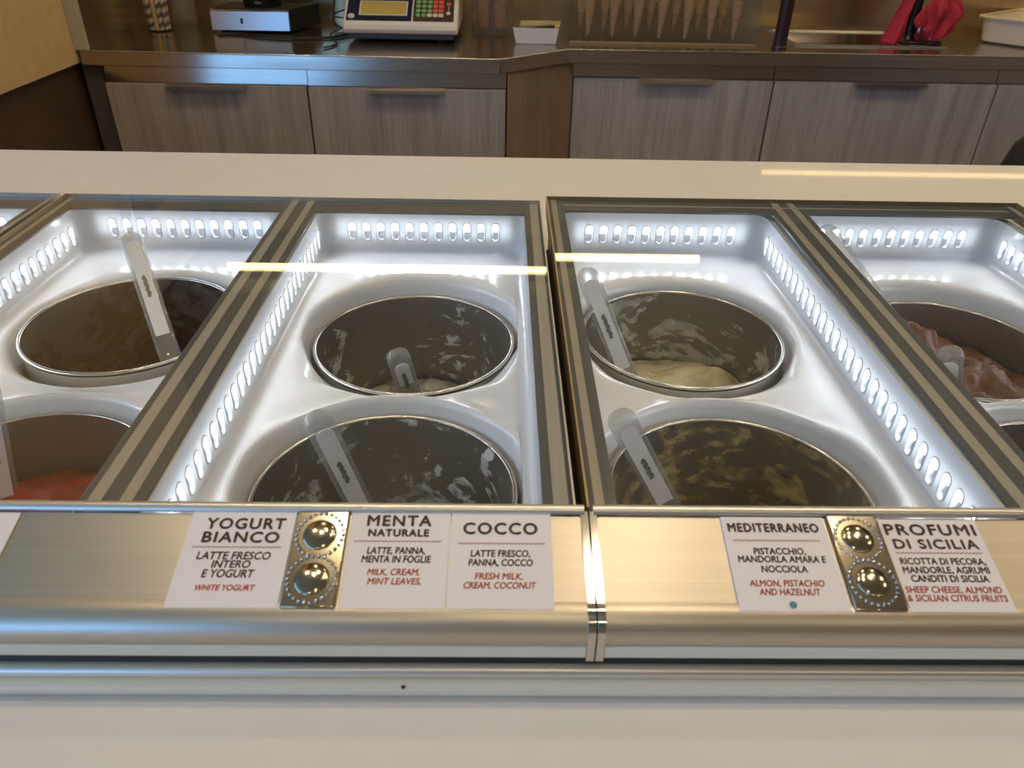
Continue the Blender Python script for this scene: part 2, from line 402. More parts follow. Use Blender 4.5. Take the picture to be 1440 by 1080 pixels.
def pill(w, h, n=8):
    """pill outline 2n points; w,h half sizes"""
    r = w; out = []
    for i in range(n): a = PI*i/(n-1); out.append((r*math.cos(a), h-r+r*math.sin(a)))
    for i in range(n): a = PI+PI*i/(n-1); out.append((r*math.cos(a), -(h-r)+r*math.sin(a)))
    return out
def slot_mesh():
    mb = MB()
    def ring(w, h, d): return [(x, -d, z) for x, z in pill(w, h)]      # local: x along wall, z up, +y into the wall
    mb.ring_stack([ring(.0050, .0111, 0), ring(.0046, .0107, .0008), ring(.0040, .0100, .0008), ring(.0036, .0096, 0), ring(.0034, .0094, -.0035)])
    b = pill(.0034, .0094); n = len(b); zc = -.0005
    up_ = [(x, .0035, z) for x, z in b[:8]]+[(-.0034, .0035, zc), (.0034, .0035, zc)]
    lo_ = [(x, .0035, z) for x, z in b[8:]]+[(.0034, .0035, zc), (-.0034, .0035, zc)]
    mb.add(up_, [tuple(range(len(up_)))], 1); mb.add(lo_, [tuple(range(len(lo_)))], 2)
    return mb
SLOT_SRC = None
ZS = .937             # slot centre height
def liner(xc, hw, tx, side, label, gz=0., back_n=11):
    """xc centre, hw half width, tx tub centre x; side -1: slots in the left wall, +1: in the right wall"""
    global SLOT_SRC
    t = thing('freezer_well_liner', label, 'freezer well', (xc, .54, ZD), 'moulded white freezer wells')
    mb = MB()
    cd = contour(hw, FIL)                                # deck edge
    # ---- deck: polar grid from each tub hole out to its half of the contour
    def sm(a, b, v):
        q = min(1, max(0, (v-a)/(b-a))); return q*q*(3-2*q)
    def pl_(tab, d):
        for (a, za), (b, zb2) in zip(tab[:-1], tab[1:]):
            if d <= b: return za+(zb2-za)*(d-a)/(b-a)
        return tab[-1][1]
    STEEP = ((0, .8915), (.0012, .8935), (.0032, .907), (.0045, .9112), (.0065, .9138), (.0095, .9152), (.03, .9148), (.06, ZD))
    GENTLE = ((0, .8915), (.0012, .8925), (.0045, .8960), (.0095, .9010), (.016, .9060), (.03, .9115), (.05, ZD))
    GENTLE = tuple((d, min(ZD, z+gz*min(1, d/.003))) for d, z in GENTLE)
    RIDGE = ((0, .8915), (.0012, .8930), (.0032, .9040), (.0045, .9080), (.0065, .9098), (.0095, .9088), (.016, .9075), (.03, .911), (.05, ZD))
    def border_z(x, y):
        return ZD-(ZD-.9025)*math.exp(-((x-(tx-xc))/.055)**2-((y-YS)/.02)**2)
    def zprof(d, x, y, back):
        cy = YB if back else YF; L = math.hypot(x-(tx-xc), y-cy) or 1; sn = (y-cy)/L
        if back: w = sm(.25, .8, -sn); return pl_(STEEP, d)*(1-w)+pl_(GENTLE, d)*w
        w = sm(.35, .8, sn); return pl_(STEEP, d)*(1-w)+pl_(RIDGE, d)*w
    for back in (True, False):
        cy = YB if back else YF
        half = [p for p in cd if (p[1] >= YS-1e-6 if back else p[1] <= YS+1e-6)]
        a = hw-FIL
        shared = [(-a+2*a*i/20, YS) for i in range(21)]
        pts = half+shared
        pts = sorted({(round(x, 6), round(y, 6)) for x, y in pts}, key=lambda p: math.atan2(p[1]-cy, p[0]-(tx-xc)))
        cx = tx-xc
        rings = []
        for kk in range(0, 15):
            ring = []
            for (x, y) in pts:
                dx, dy = x-cx, y-cy; L = math.hypot(dx, dy); r0 = R_T+.0035
                if kk == 0:
                    ring.append((xc+cx+dx/L*r0, cy+dy/L*r0, .872)); continue
                fx = (0, .0012, .0022, .0032, .0045, .0065, .0095); G = L-r0
                k_ = min(1, G*.8/.0095)
                d = fx[kk-1]*k_ if kk <= 7 else fx[6]*k_+(G-fx[6]*k_)*((kk-7)/7)
                X, Y = cx+dx/L*(r0+d), cy+dy/L*(r0+d)
                w = sm(7, 14, kk)
                ring.append((xc+X, Y, zprof(d, X, Y, back)*(1-w)+border_z(X, Y)*w))
            rings.append(ring)
        mb.ring_stack(rings, True)
    # ---- fillet from deck to wall
    rows = []
    for i in range(0, 6):
        a = PI/2*i/5
        c = contour(hw, FIL*(1-math.sin(a)) if i < 5 else 0.0)
        zz = ZD+FIL*(1-math.cos(a))
        rows.append([(xc+x, y, zz) for x, y in c])
    # first ring must follow the deck's own edge heights
    edge_z = border_z
    rows[0] = [(xc+x, y, edge_z(x, y)) for x, y in cd]
    mb.ring_stack(rows, True)
    # ---- walls, with pill openings where the LEDs are
    c0 = contour(hw, 0); zb = ZD+FIL; n = len(c0)
    yb_, yt_, xr_ = Y0+RC, Y1-RC, hw-RC
    nb = back_n; bw = nb*SLOT_P
    ns = int((yt_-.004-yb_)/SLOT_P); sw0 = yt_-.004-ns*SLOT_P
    slots = []; fc0 = len(mb.f)
    for j in range(n):
        a, b = c0[j], c0[(j+1) % n]
        mid = ((a[0]+b[0])/2, (a[1]+b[1])/2)
        if abs(mid[1]-Y1) < 1e-6: continue                          # straight back wall: built below
        if abs(mid[0]-side*hw) < 1e-6 and yb_ < mid[1] < yt_: continue
        mb.add([(xc+a[0], a[1], zb), (xc+b[0], b[1], zb), (xc+b[0], b[1], ZT), (xc+a[0], a[1], ZT)], [(0, 1, 2, 3)])
    def panel(P0, P1, s0, n_):
        """wall from P0 to P1 with n_ openings starting at s0 along it"""
        P0 = Vector((*P0, 0)); P1 = Vector((*P1, 0)); d = (P1-P0); L = d.length; d.normalize()
        def q(s, z): v = P0+d*s; return (v.x, v.y, z)
        def rect(s, e): 
            if e-s > 1e-5: mb.add([q(s, zb), q(e, zb), q(e, ZT), q(s, ZT)], [(0, 1, 2, 3)])
        rect(0, s0); rect(s0+n_*SLOT_P, L)
        for i in range(n_):
            sc = s0+(i+.5)*SLOT_P
            inner = pill(.0048, .0109); m = len(inner); outer = []
            for x, z in inner:
                kx = (SLOT_P/2)/abs(x) if abs(x) > 1e-9 else 1e9
                zz = (ZT-ZS) if z > 0 else (ZS-zb)
                kz = zz/abs(z) if abs(z) > 1e-9 else 1e9
                kk = min(kx, kz); outer.append((x*kk, z*kk))
            mb.ring_stack([[q(sc+x, ZS+z) for x, z in outer], [q(sc+x, ZS+z) for x, z in inner]], True)
            for sx in (-1, 1):
                for sz, ze in ((1, ZT-ZS), (-1, -(ZS-zb))):
                    # corner triangles left between sampled outer points and the true corner
                    cand = [p for p in outer if p[0]*sx > 0 and p[1]*sz > 0]
                    e1 = max((p for p in cand if abs(abs(p[1])-abs(ze)) < 1e-7), key=lambda p: abs(p[0]), default=None)
                    e2 = max((p for p in cand if abs(abs(p[0])-SLOT_P/2) < 1e-7), key=lambda p: abs(p[1]), default=None)
                    if e1 and e2: mb.add([q(sc+e1[0], ZS+e1[1]), q(sc+sx*SLOT_P/2, ZS+ze), q(sc+e2[0], ZS+e2[1])], [(0, 1, 2)])
            v = P0+d*sc; slots.append((v.x, v.y, math.atan2(d.y, d.x)))
    panel((xc-xr_, Y1), (xc+xr_, Y1), xr_-bw/2, nb)
    if side < 0: panel((xc-hw, yb_), (xc-hw, yt_), sw0-yb_, ns)
    else: panel((xc+hw, yt_), (xc+hw, yb_), yt_-(sw0+ns*SLOT_P), ns)
    for q in range(fc0, len(mb.m)): mb.m[q] = 1
    def outw(d): return [(xc+x+(d if x > hw-RC else -d if x < -hw+RC else 0), y+(d*.7 if y > Y1-RC else -d*.5 if y < Y0+RC else 0), ZT) for x, y in c0]
    obj('well_shell', mb, ['plastic', 'plastic_wall'], t, angle=50)
    obj('top_flange', MB().ring_stack([outw(0), outw(.0085), [(x, y, z-.003) for x, y, z in outw(.0085)]], True), 'plastic', t)
    st = MB().box(xc-nb*SLOT_P/2-.008, xc+nb*SLOT_P/2+.008, Y1+.0045, Y1+.0055, .930, .950)
    xs_ = xc+side*(hw+.0045)
    st.box(min(xs_, xs_+side*.001), max(xs_, xs_+side*.001), sw0, sw0+ns*SLOT_P, .930, .950)
    obj('led_strip', st, 'led_back', t, smooth=False)
    for (sx, sy, ang) in slots:
        if SLOT_SRC is None:
            SLOT_SRC = obj('led_slot', slot_mesh(), ['plastic', 'led', 'slot_grey'], t, local=True, angle=35); s = SLOT_SRC
        else: s = child_copy(SLOT_SRC, t)
        s.location = Vector((sx, sy, ZS))-t.location; s.rotation_euler = (0, 0, ang)
    return t
HW = .1095
WELLS = [(-.5985, -1, 'white freezer well with lit slots at the far left edge', 'L'),
         (-.3415, -1, 'white freezer well holding the brown smeared tub and the red gelato tub', 'L'),
         (-.0835, -1, 'white freezer well left of the middle joint, behind the mint and coconut tags', 'L'),
         (.1750, 1, 'white freezer well right of the middle joint, with lit slots on its right wall', 'R'),
         (.4300, 1, 'white freezer well at the right edge holding the brown gelato', 'R')]
TUBX = [-.595, -.337, -.079, .170, .427]
for (x, sd, lab, _), tx in zip(WELLS, TUBX):
    liner(x, HW, tx, sd, lab, {1: .009, 3: .004}.get(WELLS.index((x, sd, lab, _)), 0.))

# ------------------------------------------------------------------ glass lids
def lid(i, tilt, label):
    x0, x1 = LX[i]; cx = (x0+x1)/2; yf, yb = .3095, .798; zf = .9556
    t = thing('glass_lid', label, 'lid', (cx, yf, zf), 'glass lids of the freezer')
    w = (x1-x0)/2; D = yb-yf
    def bx(a, b, c, d, e, f): return MB().box(a, b, c, d, e, f)
    SW = .0165; BW = .030
    fr = MB().box(-w, -w+SW, 0, D, .0070, .0095).box(w-SW, w, 0, D, .0070, .0095).box(-w+SW, w-SW, D-BW, D, .0070, .0095)
    fr.box(-.018, .018, 0, D-BW, .0070, .0095)
    obj('lid_frame', fr, 'frame_dark', t, local=True, bevel=.0004)
    z = .0095
    st = lambda a, b, y0=0., y1=D: obj('tan_stripe', MB().box(a, b, y0, y1, z-.0004, z+.0003), 'frame_tan', t, local=True)
    st(-.0130, -.0055); st(.0045, .0115)
    if i == 2:
        st(-w+.004, -w+.0095); st(w-.0095, w-.004)
        st(-w+SW, w-SW, D-.0165, D-.0135)
    else:
        st(w-.0105, w-.002); st(-w+.003, -w+.008)
    ed = MB().box(-w-.0012, -w, 0, D+.001, -.004, .0142).box(w, w+.0012, 0, D+.001, -.004, .0142).box(-w, w, D, D+.0012, -.004, .0135)
    obj('metal_edge', ed, 'frame_brass' if i == 2 else 'alu_face', t, local=True)
    obj('glass_pane', MB().box(-w, w, 0, D, .0100, .0142), 'glass', t, local=True)
    t.rotation_euler = (tilt, 0, 0)
    return t
lid(0, 0, 'glass freezer lid cut off by the left edge of the photo')
lid(1, 0, 'glass freezer lid with grey and tan striped divider, left of the middle joint')
lid(2, math.radians(.6), 'glass freezer lid with striped divider, right of the middle joint, its back edge raised')

# ------------------------------------------------------------------ tubs and gelato
def tub(tx, ty, label, mat, dz=0.):
    t = thing('gelato_tub', label, 'tub', (tx, ty, .70), 'round steel gelato tubs')
    c = (tx, ty, 0)
    body = MB().lathe([(.0895, .7), (.0915, .8935)], c, 96)
    obj('outer_wall', body, 'rim_steel', t)
    inn = MB().lathe([(.0895, .896), (.0885, .86), (.0875, .78), (.086, .712), (.080, .704), (.001, .703)], c, 96)
    o = obj('inner_wall', inn, mat, t); o['label'] = 'dull steel inside with dried gelato smears'
    rim = MB().lathe([(.0895+.0018+.0019*math.cos(a), .8965+.0016*math.sin(a)) for a in [PI-2*PI*k/12 for k in range(13)]], c, 96)
    obj('rolled_rim', rim, 'rim_steel', t)
    t.location.z += dz
    return t
def gelato(tx, ty, z, label, mat, amp=.006, sc=28., mound=None, seed=0, R=.0852):
    mb = MB(); seg = 96; rings = []
    for kk in range(0, 41):
        r = R*kk/40 if kk else .0004
        ring = []
        for j in range(seg):
            a = 2*PI*j/seg; x, y = r*math.cos(a), r*math.sin(a)
            v = Vector((x*sc+seed, y*sc+seed*.7, seed*.3))
            h = noise.fractal(v, 1.0, 2.1, 5)*amp
            h += abs(noise.noise(v*.7+Vector((3, 1, 2))))*amp*1.2
            if mound:
                for mx, my, mr, mh in mound: h += mh*math.exp(-((x-mx)**2+(y-my)**2)/(mr*mr))
            ring.append((tx+x, ty+y, z+h*(1 if r < R*.97 else .85)))
        rings.append(ring)
    # skirt down so that it has a body
    rings.append([(p[0], p[1], min(p[2]-.02, .80)) for p in rings[-1]])
    rings.append([(tx+(p[0]-tx)*.955, ty+(p[1]-ty)*.955, .728) for p in rings[-1]])
    mb.ring_stack(rings, True, True, True)
    return tag(obj('gelato', mb, mat, None, loc=(tx, ty, z), angle=80), label, 'gelato', 'gelato in the tubs')
def gel_mat(name, col, col2, rough=.5, sc=40.):
    m, nt, out = nodes(name)
    b = N(nt, 'ShaderNodeBsdfPrincipled'); b.inputs['Roughness'].default_value = rough
    tc = N(nt, 'ShaderNodeTexCoord'); mp = N(nt, 'ShaderNodeMapping'); mp.inputs['Scale'].default_value = (sc, sc*1.6, sc)
    nt.links.new(tc.outputs['Object'], mp.inputs[0])
    nz = N(nt, 'ShaderNodeTexNoise'); nz.inputs['Scale'].default_value = 1.; nz.inputs['Detail'].default_value = 8; nz.inputs['Distortion'].default_value = 1.
    nt.links.new(mp.outputs[0], nz.inputs['Vector'])
    rp = N(nt, 'ShaderNodeValToRGB'); rp.color_ramp.elements[0].position = .35; rp.color_ramp.elements[1].position = .65
    rp.color_ramp.elements[0].color = (*col2, 1); rp.color_ramp.elements[1].color = (*col, 1)
    nt.links.new(nz.outputs['Fac'], rp.inputs[0]); nt.links.new(rp.outputs[0], b.inputs['Base Color'])
    bp = N(nt, 'ShaderNodeBump'); bp.inputs['Strength'].default_value = .5; bp.inputs['Distance'].default_value = .002
    nt.links.new(nz.outputs['Fac'], bp.inputs['Height']); nt.links.new(bp.outputs[0], b.inputs['Normal'])
    nt.links.new(b.outputs[0], out.inputs[0]); return m

# object coordinates of the inner wall run from z = 0 (bottom .70) to .196 (rim)
SM = dict(
    brown=smeared_steel('tub_brown_smears', (.06, .03, .018),   .43, .52, 13, 1.2, .06, .19, 3.1),
    red=smeared_steel('tub_red_smears', (.28, .045, .02), .50, .64, 11, 1., .06, .19, 5.4),
    white=smeared_steel('tub_white_smears', (.66, .67, .63), .505, .545, 20, 1.5, .04, .19, 7.7),
    white2=smeared_steel('tub_coconut_smears', (.74, .76, .76), .495, .535, 18, 1.6, .04, .19, 2.2),
    cream=smeared_steel('tub_cream_smears', (.66, .63, .52), .495, .54, 16, 1.4, .04, .19, 9.3),
    olive=smeared_steel('tub_pistachio_smears', (.56, .45, .20), .455, .515, 20, 1.5, .04, .20, 1.3, dark=(.10, .05, .03)),
    choc=smeared_steel('tub_chocolate_smears', (.16, .07, .035), .52, .60, 13, 1., .04, .19, 4.4))
T1, T2, T3, T4 = TUBX[1:]
tub(T1, YB, 'steel tub with brown smears under the left lid, back row', SM['brown'], .017)
tub(T1, YF, 'steel tub of red gelato in the front left corner', SM['red'])
tub(T2, YB, 'nearly empty steel tub with pale smears behind the mint tag, back row', SM['white'])
tub(T2, YF, 'nearly empty steel tub with white smears, front row left of the middle joint', SM['white2'])
tub(T3, YB, 'steel tub with a cream swirl and yellow base, back row right of the middle joint', SM['cream'], .009)
tub(T3, YF, 'steel tub with yellow brown smears, front row right of the middle joint', SM['olive'])
tub(T4, YB, 'steel tub with lumpy brown gelato at the right edge, back row', SM['choc'])
tub(T4, YF, 'steel tub cut off by the right edge, front row', SM['choc'])
gelato(T1, YB, .775, 'dark brown gelato low in the back left tub', gel_mat('brown_gelato', (.12, .06, .03), (.05, .025, .015)), seed=1)
gelato(T1, YF, .842, 'red gelato in the front left tub', gel_mat('red_gelato', (.30, .020, .006), (.13, .010, .004), .5), seed=2, mound=[(-.02, -.02, .05, .008)])
gelato(T2, YB, .796, 'pale remains of gelato at the bottom of the back tub behind the mint tag', gel_mat('mint_gelato', (.62, .58, .46), (.16, .12, .07)), seed=3, mound=[(.04, -.005, .026, .018)])
gelato(T2, YF, .765, 'white gelato left low in the front tub behind the coconut tag', gel_mat('coconut_gelato', (.7, .7, .68), (.2, .18, .15)), seed=4)
gelato(T3, YB, .826, 'yellow cream gelato with a pale swirl in the back tub right of the middle joint', gel_mat('cream_gelato', (.66, .60, .40), (.45, .37, .18)), seed=5, mound=[(.02, .035, .025, .022), (-.03, .02, .02, .016), (.055, .03, .02, .02)])
gelato(T3, YF, .770, 'yellow brown gelato low in the front tub right of the middle joint', gel_mat('pistachio_gelato', (.34, .27, .10), (.10, .06, .03)), seed=6)
gelato(T4, YB, .856, 'lumpy milk chocolate brown gelato in the back tub at the right edge', gel_mat('chocolate_gelato', (.18, .072, .036), (.085, .034, .018), .45, 60), .013, 40, seed=7, mound=[(-.02, .055, .042, .036), (.02, .01, .03, .010), (.05, -.03, .03, .012)])
gelato(T4, YF, .830, 'brown gelato in the tub cut off by the right edge, front row', gel_mat('nut_gelato', (.20, .10, .05), (.09, .05, .03)), seed=8)

# ------------------------------------------------------------------ spatulas
def spatula(top, low, label, label_on=True, L=.135):
    """clear acrylic spatula: top = top end of the handle, low = a point further down its axis"""
    A = Vector(top); ax = (Vector(low)-A).normalized()
    view = (Vector((0, 0, 1.25))-A).normalized()
    wd = ax.cross(view).normalized(); nd = wd.cross(ax).normalized()
    if nd.dot(view) < 0: nd = -nd
    t = thing('gelato_spatula', label, 'spatula', A+ax*L, 'clear handled gelato spatulas')
    hw, ht = .0105, .0058
    def sect(s, w, th, n=20):
        out = []
        for k in range(n):
            a = 2*PI*k/n; ca, sa = math.cos(a), math.sin(a)
            x = w*math.copysign(abs(ca)**.45, ca); y = th*math.copysign(abs(sa)**.45, sa)
            out.append(A+ax*s+wd*x+nd*y)
        return out
    rings = []
    for k in range(1, 7):
        a = PI/2*k/6; rings.append(sect(hw*(1-math.cos(a)), hw*math.sin(a), ht*(.55+.45*math.sin(a))))
    for s in (.03, .06, .09, L-.022): rings.append(sect(s, hw, ht))
    rings.append(sect(L-.008, hw*.97, ht*.9)); rings.append(sect(L, hw*.72, ht*.5))
    obj('handle', MB().ring_stack(rings, True, True, True), 'spatula', t, angle=60)
    lw = .0066
    lab = []
    for s0, s1 in ((.012, L-.030),):
        pts = []
        for k in range(9): a = PI*k/8; pts.append((s0+lw*(1-math.sin(a))-.0, -lw*math.cos(a)))
        pts += [(s1, lw), (s1, -lw)]
        lab = [A+ax*s+wd*x+nd*(ht+.0004) for s, x in pts]; labb = [A+ax*s+wd*x+nd*(ht-.0004) for s, x in pts]
    lo = obj('paper_label', MB().ring_stack([labb, lab], True, True, True), 'label', t, smooth=False)
    lo['label'] = 'white paper label inside the clear handle'
    # small illegible green print along the label
    pr = MB(); s = L*.36
    for k in range(17):
        r = .0010+.00025*((k*7) % 3)
        cpt = A+ax*(s+k*.0014)+wd*(.0004*math.sin(k*1.3))+nd*(ht+.0006+.00002*k)
        pr.add([cpt+wd*(r*1.5*math.cos(q))+ax*(r*1.15*math.sin(q)) for q in [2*PI*j/10 for j in range(10)]], [tuple(range(10))])
    obj('logo_print', pr, 'logo', lo)
    bl = []
    for s, w, th in ((L-.004, .0062, .0022), (L+.02, .0075, .0016), (L+.05, .0085, .0013)):
        bl.append(sect(s, w, th, 16))
    obj('blade', MB().ring_stack(bl, True, True, True), 'rim_steel', t)
    return t
spatula((-.3763, .7312, .952), (-.3161, .6296, .86), 'clear spatula standing upright in the brown smeared back left tub', L=.15)
spatula((-.372, .462, .948), (-.395, .452, .80), 'clear spatula at the left edge standing in the red gelato tub')
spatula((-.0893, .5690, .913), (-.084, .598, .85), 'short looking clear spatula in the back tub behind the mint tag', L=.075)
spatula((-.1272, .4291, .945), (-.1080, .4550, .832), 'clear spatula leaning left in the front tub behind the mint tag')
spatula((.0799, .6634, .952), (.1225, .6282, .86), 'clear spatula against the left rim of the back tub with the cream swirl')
spatula((.0840, .437, .943), (.1400, .457, .832), 'clear spatula leaning left in the front tub behind the plain stretch of the tag rail')
spatula((.345, .768, .9545), (.361, .698, .930), 'clear spatula with its top behind the right striped divider, against the back wall')
spatula((.3900, .563, .926), (.416, .578, .865), 'clear spatula with a rounded top standing in the lumpy brown gelato', L=.07)

# ------------------------------------------------------------------ tag rails
SD = Vector((0, -.9659, -.2588)); SN = Vector((0, -.2588, .9659)); SO = Vector((0, .304, .970))
def rail(x0, x1, label):
    t = thing('tag_rail', label, 'tag rail', ((x0+x1)/2, .27, .93), 'aluminium tag rails')
    p = lambda d, n=0.: (SO+SD*d+SN*n)[1:]
    g = .004
    strip_ = [p(.0018), p(.0556), p(.0556, -.003), p(.0018, -.003)]
    obj('tag_strip', MB().extrude_x([tuple(q) for q in strip_], x0+g, x1-g), 'alu', t)
    # rounded lip along the top
    lip = [(.3055+.0032*math.cos(a), .9712+.0026*math.sin(a)) for a in [2*PI*k/14 for k in range(14)]]
    obj('top_lip', MB().extrude_x(lip, x0+g*.5, x1-g*.5), 'alu_face', t)
    e = p(.0556)
    # bullnose with a flat fascia under it
    bn = []
    cy, cz, r = e[0]+.0028, e[1]-.0105, .0118
    for k in range(12):
        a = math.radians(82+ (188-82)*k/11); bn.append((cy+r*math.cos(a), cz+r*math.sin(a)))
    y_f = bn[-1][0]
    bn += [(y_f+.0005, .9405), (y_f+.0005, .9315), (y_f+.010, .9300), (y_f+.012, .950)]
    obj('bullnose', MB().extrude_x(bn, x0+g*.5, x1-g*.5), 'alu', t)
    sil = [(y_f-.0006, .9400), (y_f-.0006, .9322), (y_f+.003, .9322), (y_f+.003, .9400)]
    obj('pale_insert', MB().extrude_x(sil, x0+g, x1-g), 'bumper', t, bevel=.0005)
    cap_prof = [tuple(p(-.0005, .0012)), tuple(p(.0556, .0012))]+[(y-.0010, z+.0008) for y, z in bn[:12]]+[(y_f-.0012, .9305), (y_f+.012, .9302), (.290, .955)]
    for a, b in ((x0, x0+g), (x1-g, x1)):
        obj('end_cap', MB().extrude_x(cap_prof, a, b), 'chrome', t, bevel=.0012)
    return t
rail(-.4685, .0485, 'brushed aluminium tag rail left of the middle joint, bluish at its left')
rail(.0492, .565, 'brushed aluminium tag rail right of the middle joint, golden with two tags')
# continuous trim under the rails
t = thing('counter_trim', 'long stepped trim with dark groove and cream bumper along the counter front', 'trim', (0, .24, .912))
XA, XB = -1.6, 1.6
obj('dark_groove', MB().box(XA, XB, .2420, .2500, .922, .9315), 'black', t)
lipp = [(.2475, .9262), (.2392, .9262), (.2376, .9252), (.2370, .9238), (.2366, .9216), (.2475, .9216)]
obj('metal_lip', MB().extrude_x(lipp, XA, XB), 'alu_face', t)
bp_ = [(.2475, .9214)]+[(.2364+.0052*math.cos(a), .9166+.0047*math.sin(a)) for a in [PI/2+PI*k/10 for k in range(11)]]+[(.2475, .912)]
obj('bumper_strip', MB().extrude_x(bp_, XA, XB), 'bumper', t)
ms = tag(obj('dirt_spot', MB().lathe([(.0001, .0006), (.0009, .0004), (.0012, 0)], (-.0455, .2325, .9203), 10, cap0=True), 'choc', None, loc=(-.0455, .2325, .9203)), 'tiny dark crumb stuck on the cream bumper strip', 'crumb')

# ------------------------------------------------------------------ flavour tags
def text_mesh(lines, parent, mat, name, shear, bold, spacing=1.0, n=.0013):
    mb = MB(); off = 0.
    bolds = [(bold*math.cos(a), bold*math.sin(a)) for a in (0, PI/2, PI, -PI/2)]
    for s, cx, d, w, h in lines:
        cu = bpy.data.curves.new('t', 'FONT'); cu.body = s; cu.shear = shear; cu.offset = off; cu.space_character = spacing; cu.resolution_u = 3
        o = bpy.data.objects.new('t', cu); C.objects.link(o)
        bpy.context.view_layer.update()
        dg = bpy.context.evaluated_depsgraph_get()
        me = bpy.data.meshes.new_from_object(o.evaluated_get(dg))
        xs = [v.co.x for v in me.vertices]; ca = cap_h(off)
        x0, x1 = min(xs), max(xs)
        vs = []
        for v in me.vertices:
            X = cx+((v.co.x-x0)/(x1-x0)-.5)*w; U = (v.co.y/ca-.5)*h
            P = SO+SD*(d-U)+SN*n; vs.append((X, P.y, P.z))
        for bx_, bd_ in bolds:
            q = SD*bd_
            mb.add([(x+bx_, y+q.y, z+q.z) for x, y, z in vs], [tuple(p.vertices) for p in me.polygons])
        bpy.data.objects.remove(o); bpy.data.curves.remove(cu); bpy.data.meshes.remove(me)
    return obj(name, mb, mat, parent, smooth=False)
_cap = {}
def cap_h(off):
    if off not in _cap:
        cu = bpy.data.curves.new('t', 'FONT'); cu.body = 'H'; cu.offset = off
        o = bpy.data.objects.new('t', cu); C.objects.link(o); bpy.context.view_layer.update()
        me = bpy.data.meshes.new_from_object(o.evaluated_get(bpy.context.evaluated_depsgraph_get()))
        _cap[off] = max(v.co.y for v in me.vertices)
        bpy.data.objects.remove(o); bpy.data.curves.remove(cu); bpy.data.meshes.remove(me)
    return _cap[off]
def ftag(x0, x1, d0, d1, rows, label):
    c = SO+SD*((d0+d1)/2); t = thing('flavour_tag', label, 'tag', ((x0+x1)/2, c.y, c.z), 'flavour tags on the rail')
    q = [tuple((SO+SD*d+SN*n)[1:]) for d, n in ((d0, .0003), (d1, .0003), (d1, .0011), (d0, .0011))]
    obj('card', MB().extrude_x(q, x0, x1), 'card', t)
    T_ = [r[:5] for r in rows if r[5] == 't']; I_ = [r[:5] for r in rows if r[5] in 'ip']; R_ = [r[:5] for r in rows if r[5] in 'rq']
    if T_: text_mesh(T_, t, 'ink', 'title_text', 0., .00030, 1.15)
    if I_: text_mesh(I_, t, 'ink', 'ingredient_text', .10, .00014)
    if R_: text_mesh(R_, t, 'ink_red', 'translation_text', .18, .0001)
    for r in rows:
        if r[5] == 'l':
            w = MB(); n = 44
            for k in range(n):
                xa = r[1]-r[3]/2+r[3]*k/n; xb = r[1]-r[3]/2+r[3]*(k+1)/n
                da = r[2]+(.00035 if k % 2 else -.00035); db = r[2]+(-.00035 if k % 2 else .00035); hh = .00028
                pts = [(xa, da-hh), (xb, db-hh), (xb, db+hh), (xa, da+hh)]
                w.add([(x, *(SO+SD*d+SN*.0013)[1:]) for x, d in pts], [(0, 1, 2, 3)])
            obj('zigzag_line', w, 'ink_line', t, smooth=False)
        if r[5] == 'd':
            P = SO+SD*r[2]
            w = MB(); w.add([(r[1]+.0019*math.cos(a), *(P+SD*(.0019*math.sin(a))+SN*.0014)[1:]) for a in [2*PI*k/20 for k in range(20)]], [tuple(range(20))])
            obj('teal_dot', w, 'teal', t, smooth=False)
    return t
ftag(-.1612, -.1066, .0012, .0557, [
    ('YOGURT', -0.1319, 0.0086, 0.0409, 0.0062, 't'), ('BIANCO', -0.1328, 0.0167, 0.0392, 0.0060, 't'), ('~', -0.1337, 0.0225, 0.0461, 0, 'l'),
    ('LATTE FRESCO', -0.1339, 0.0274, 0.0371, 0.0042, 'i'), ('INTERO', -0.1341, 0.0322, 0.0193, 0.0040, 'i'), ('E YOGURT', -0.1344, 0.0374, 0.0258, 0.0042, 'i'),
    ('WHITE YOGURT', -0.1341, 0.0451, 0.0293, 0.0030, 'r')], 'white flavour tag reading YOGURT BIANCO on the aluminium rail')
ftag(-.0775, -.0250, .0010, .0555, [
    ('MENTA', -0.0517, 0.0062, 0.0335, 0.0062, 't'), ('NATURALE', -0.0515, 0.0135, 0.0312, 0.0040, 't'), ('~', -0.0516, 0.0185, 0.0453, 0, 'l'),
    ('LATTE, PANNA,', -0.0518, 0.0239, 0.0296, 0.0037, 'p'), ('MENTA IN FOGLIE', -0.0513, 0.0288, 0.0351, 0.0038, 'p'),
    ('MILK, CREAM,', -0.0521, 0.0360, 0.0261, 0.0034, 'r'), ('MINT LEAVES,', -0.0512, 0.0411, 0.0266, 0.0034, 'r')], 'white flavour tag reading MENTA NATURALE on the aluminium rail')
ftag(-.0244, .0283, .0010, .0555, [
    ('COCCO', 0.0016, 0.0105, 0.0387, 0.0066, 't'), ('~', 0.0022, 0.0194, 0.0451, 0, 'l'),
    ('LATTE FRESCO,', 0.0017, 0.0252, 0.0304, 0.0037, 'p'), ('PANNA, COCCO', 0.0019, 0.0304, 0.0327, 0.0036, 'p'),
    ('FRESH MILK,', 0.0010, 0.0380, 0.0240, 0.0034, 'r'), ('CREAM, COCONUT', 0.0016, 0.0430, 0.0362, 0.0034, 'r')], 'white flavour tag reading COCCO on the aluminium rail')
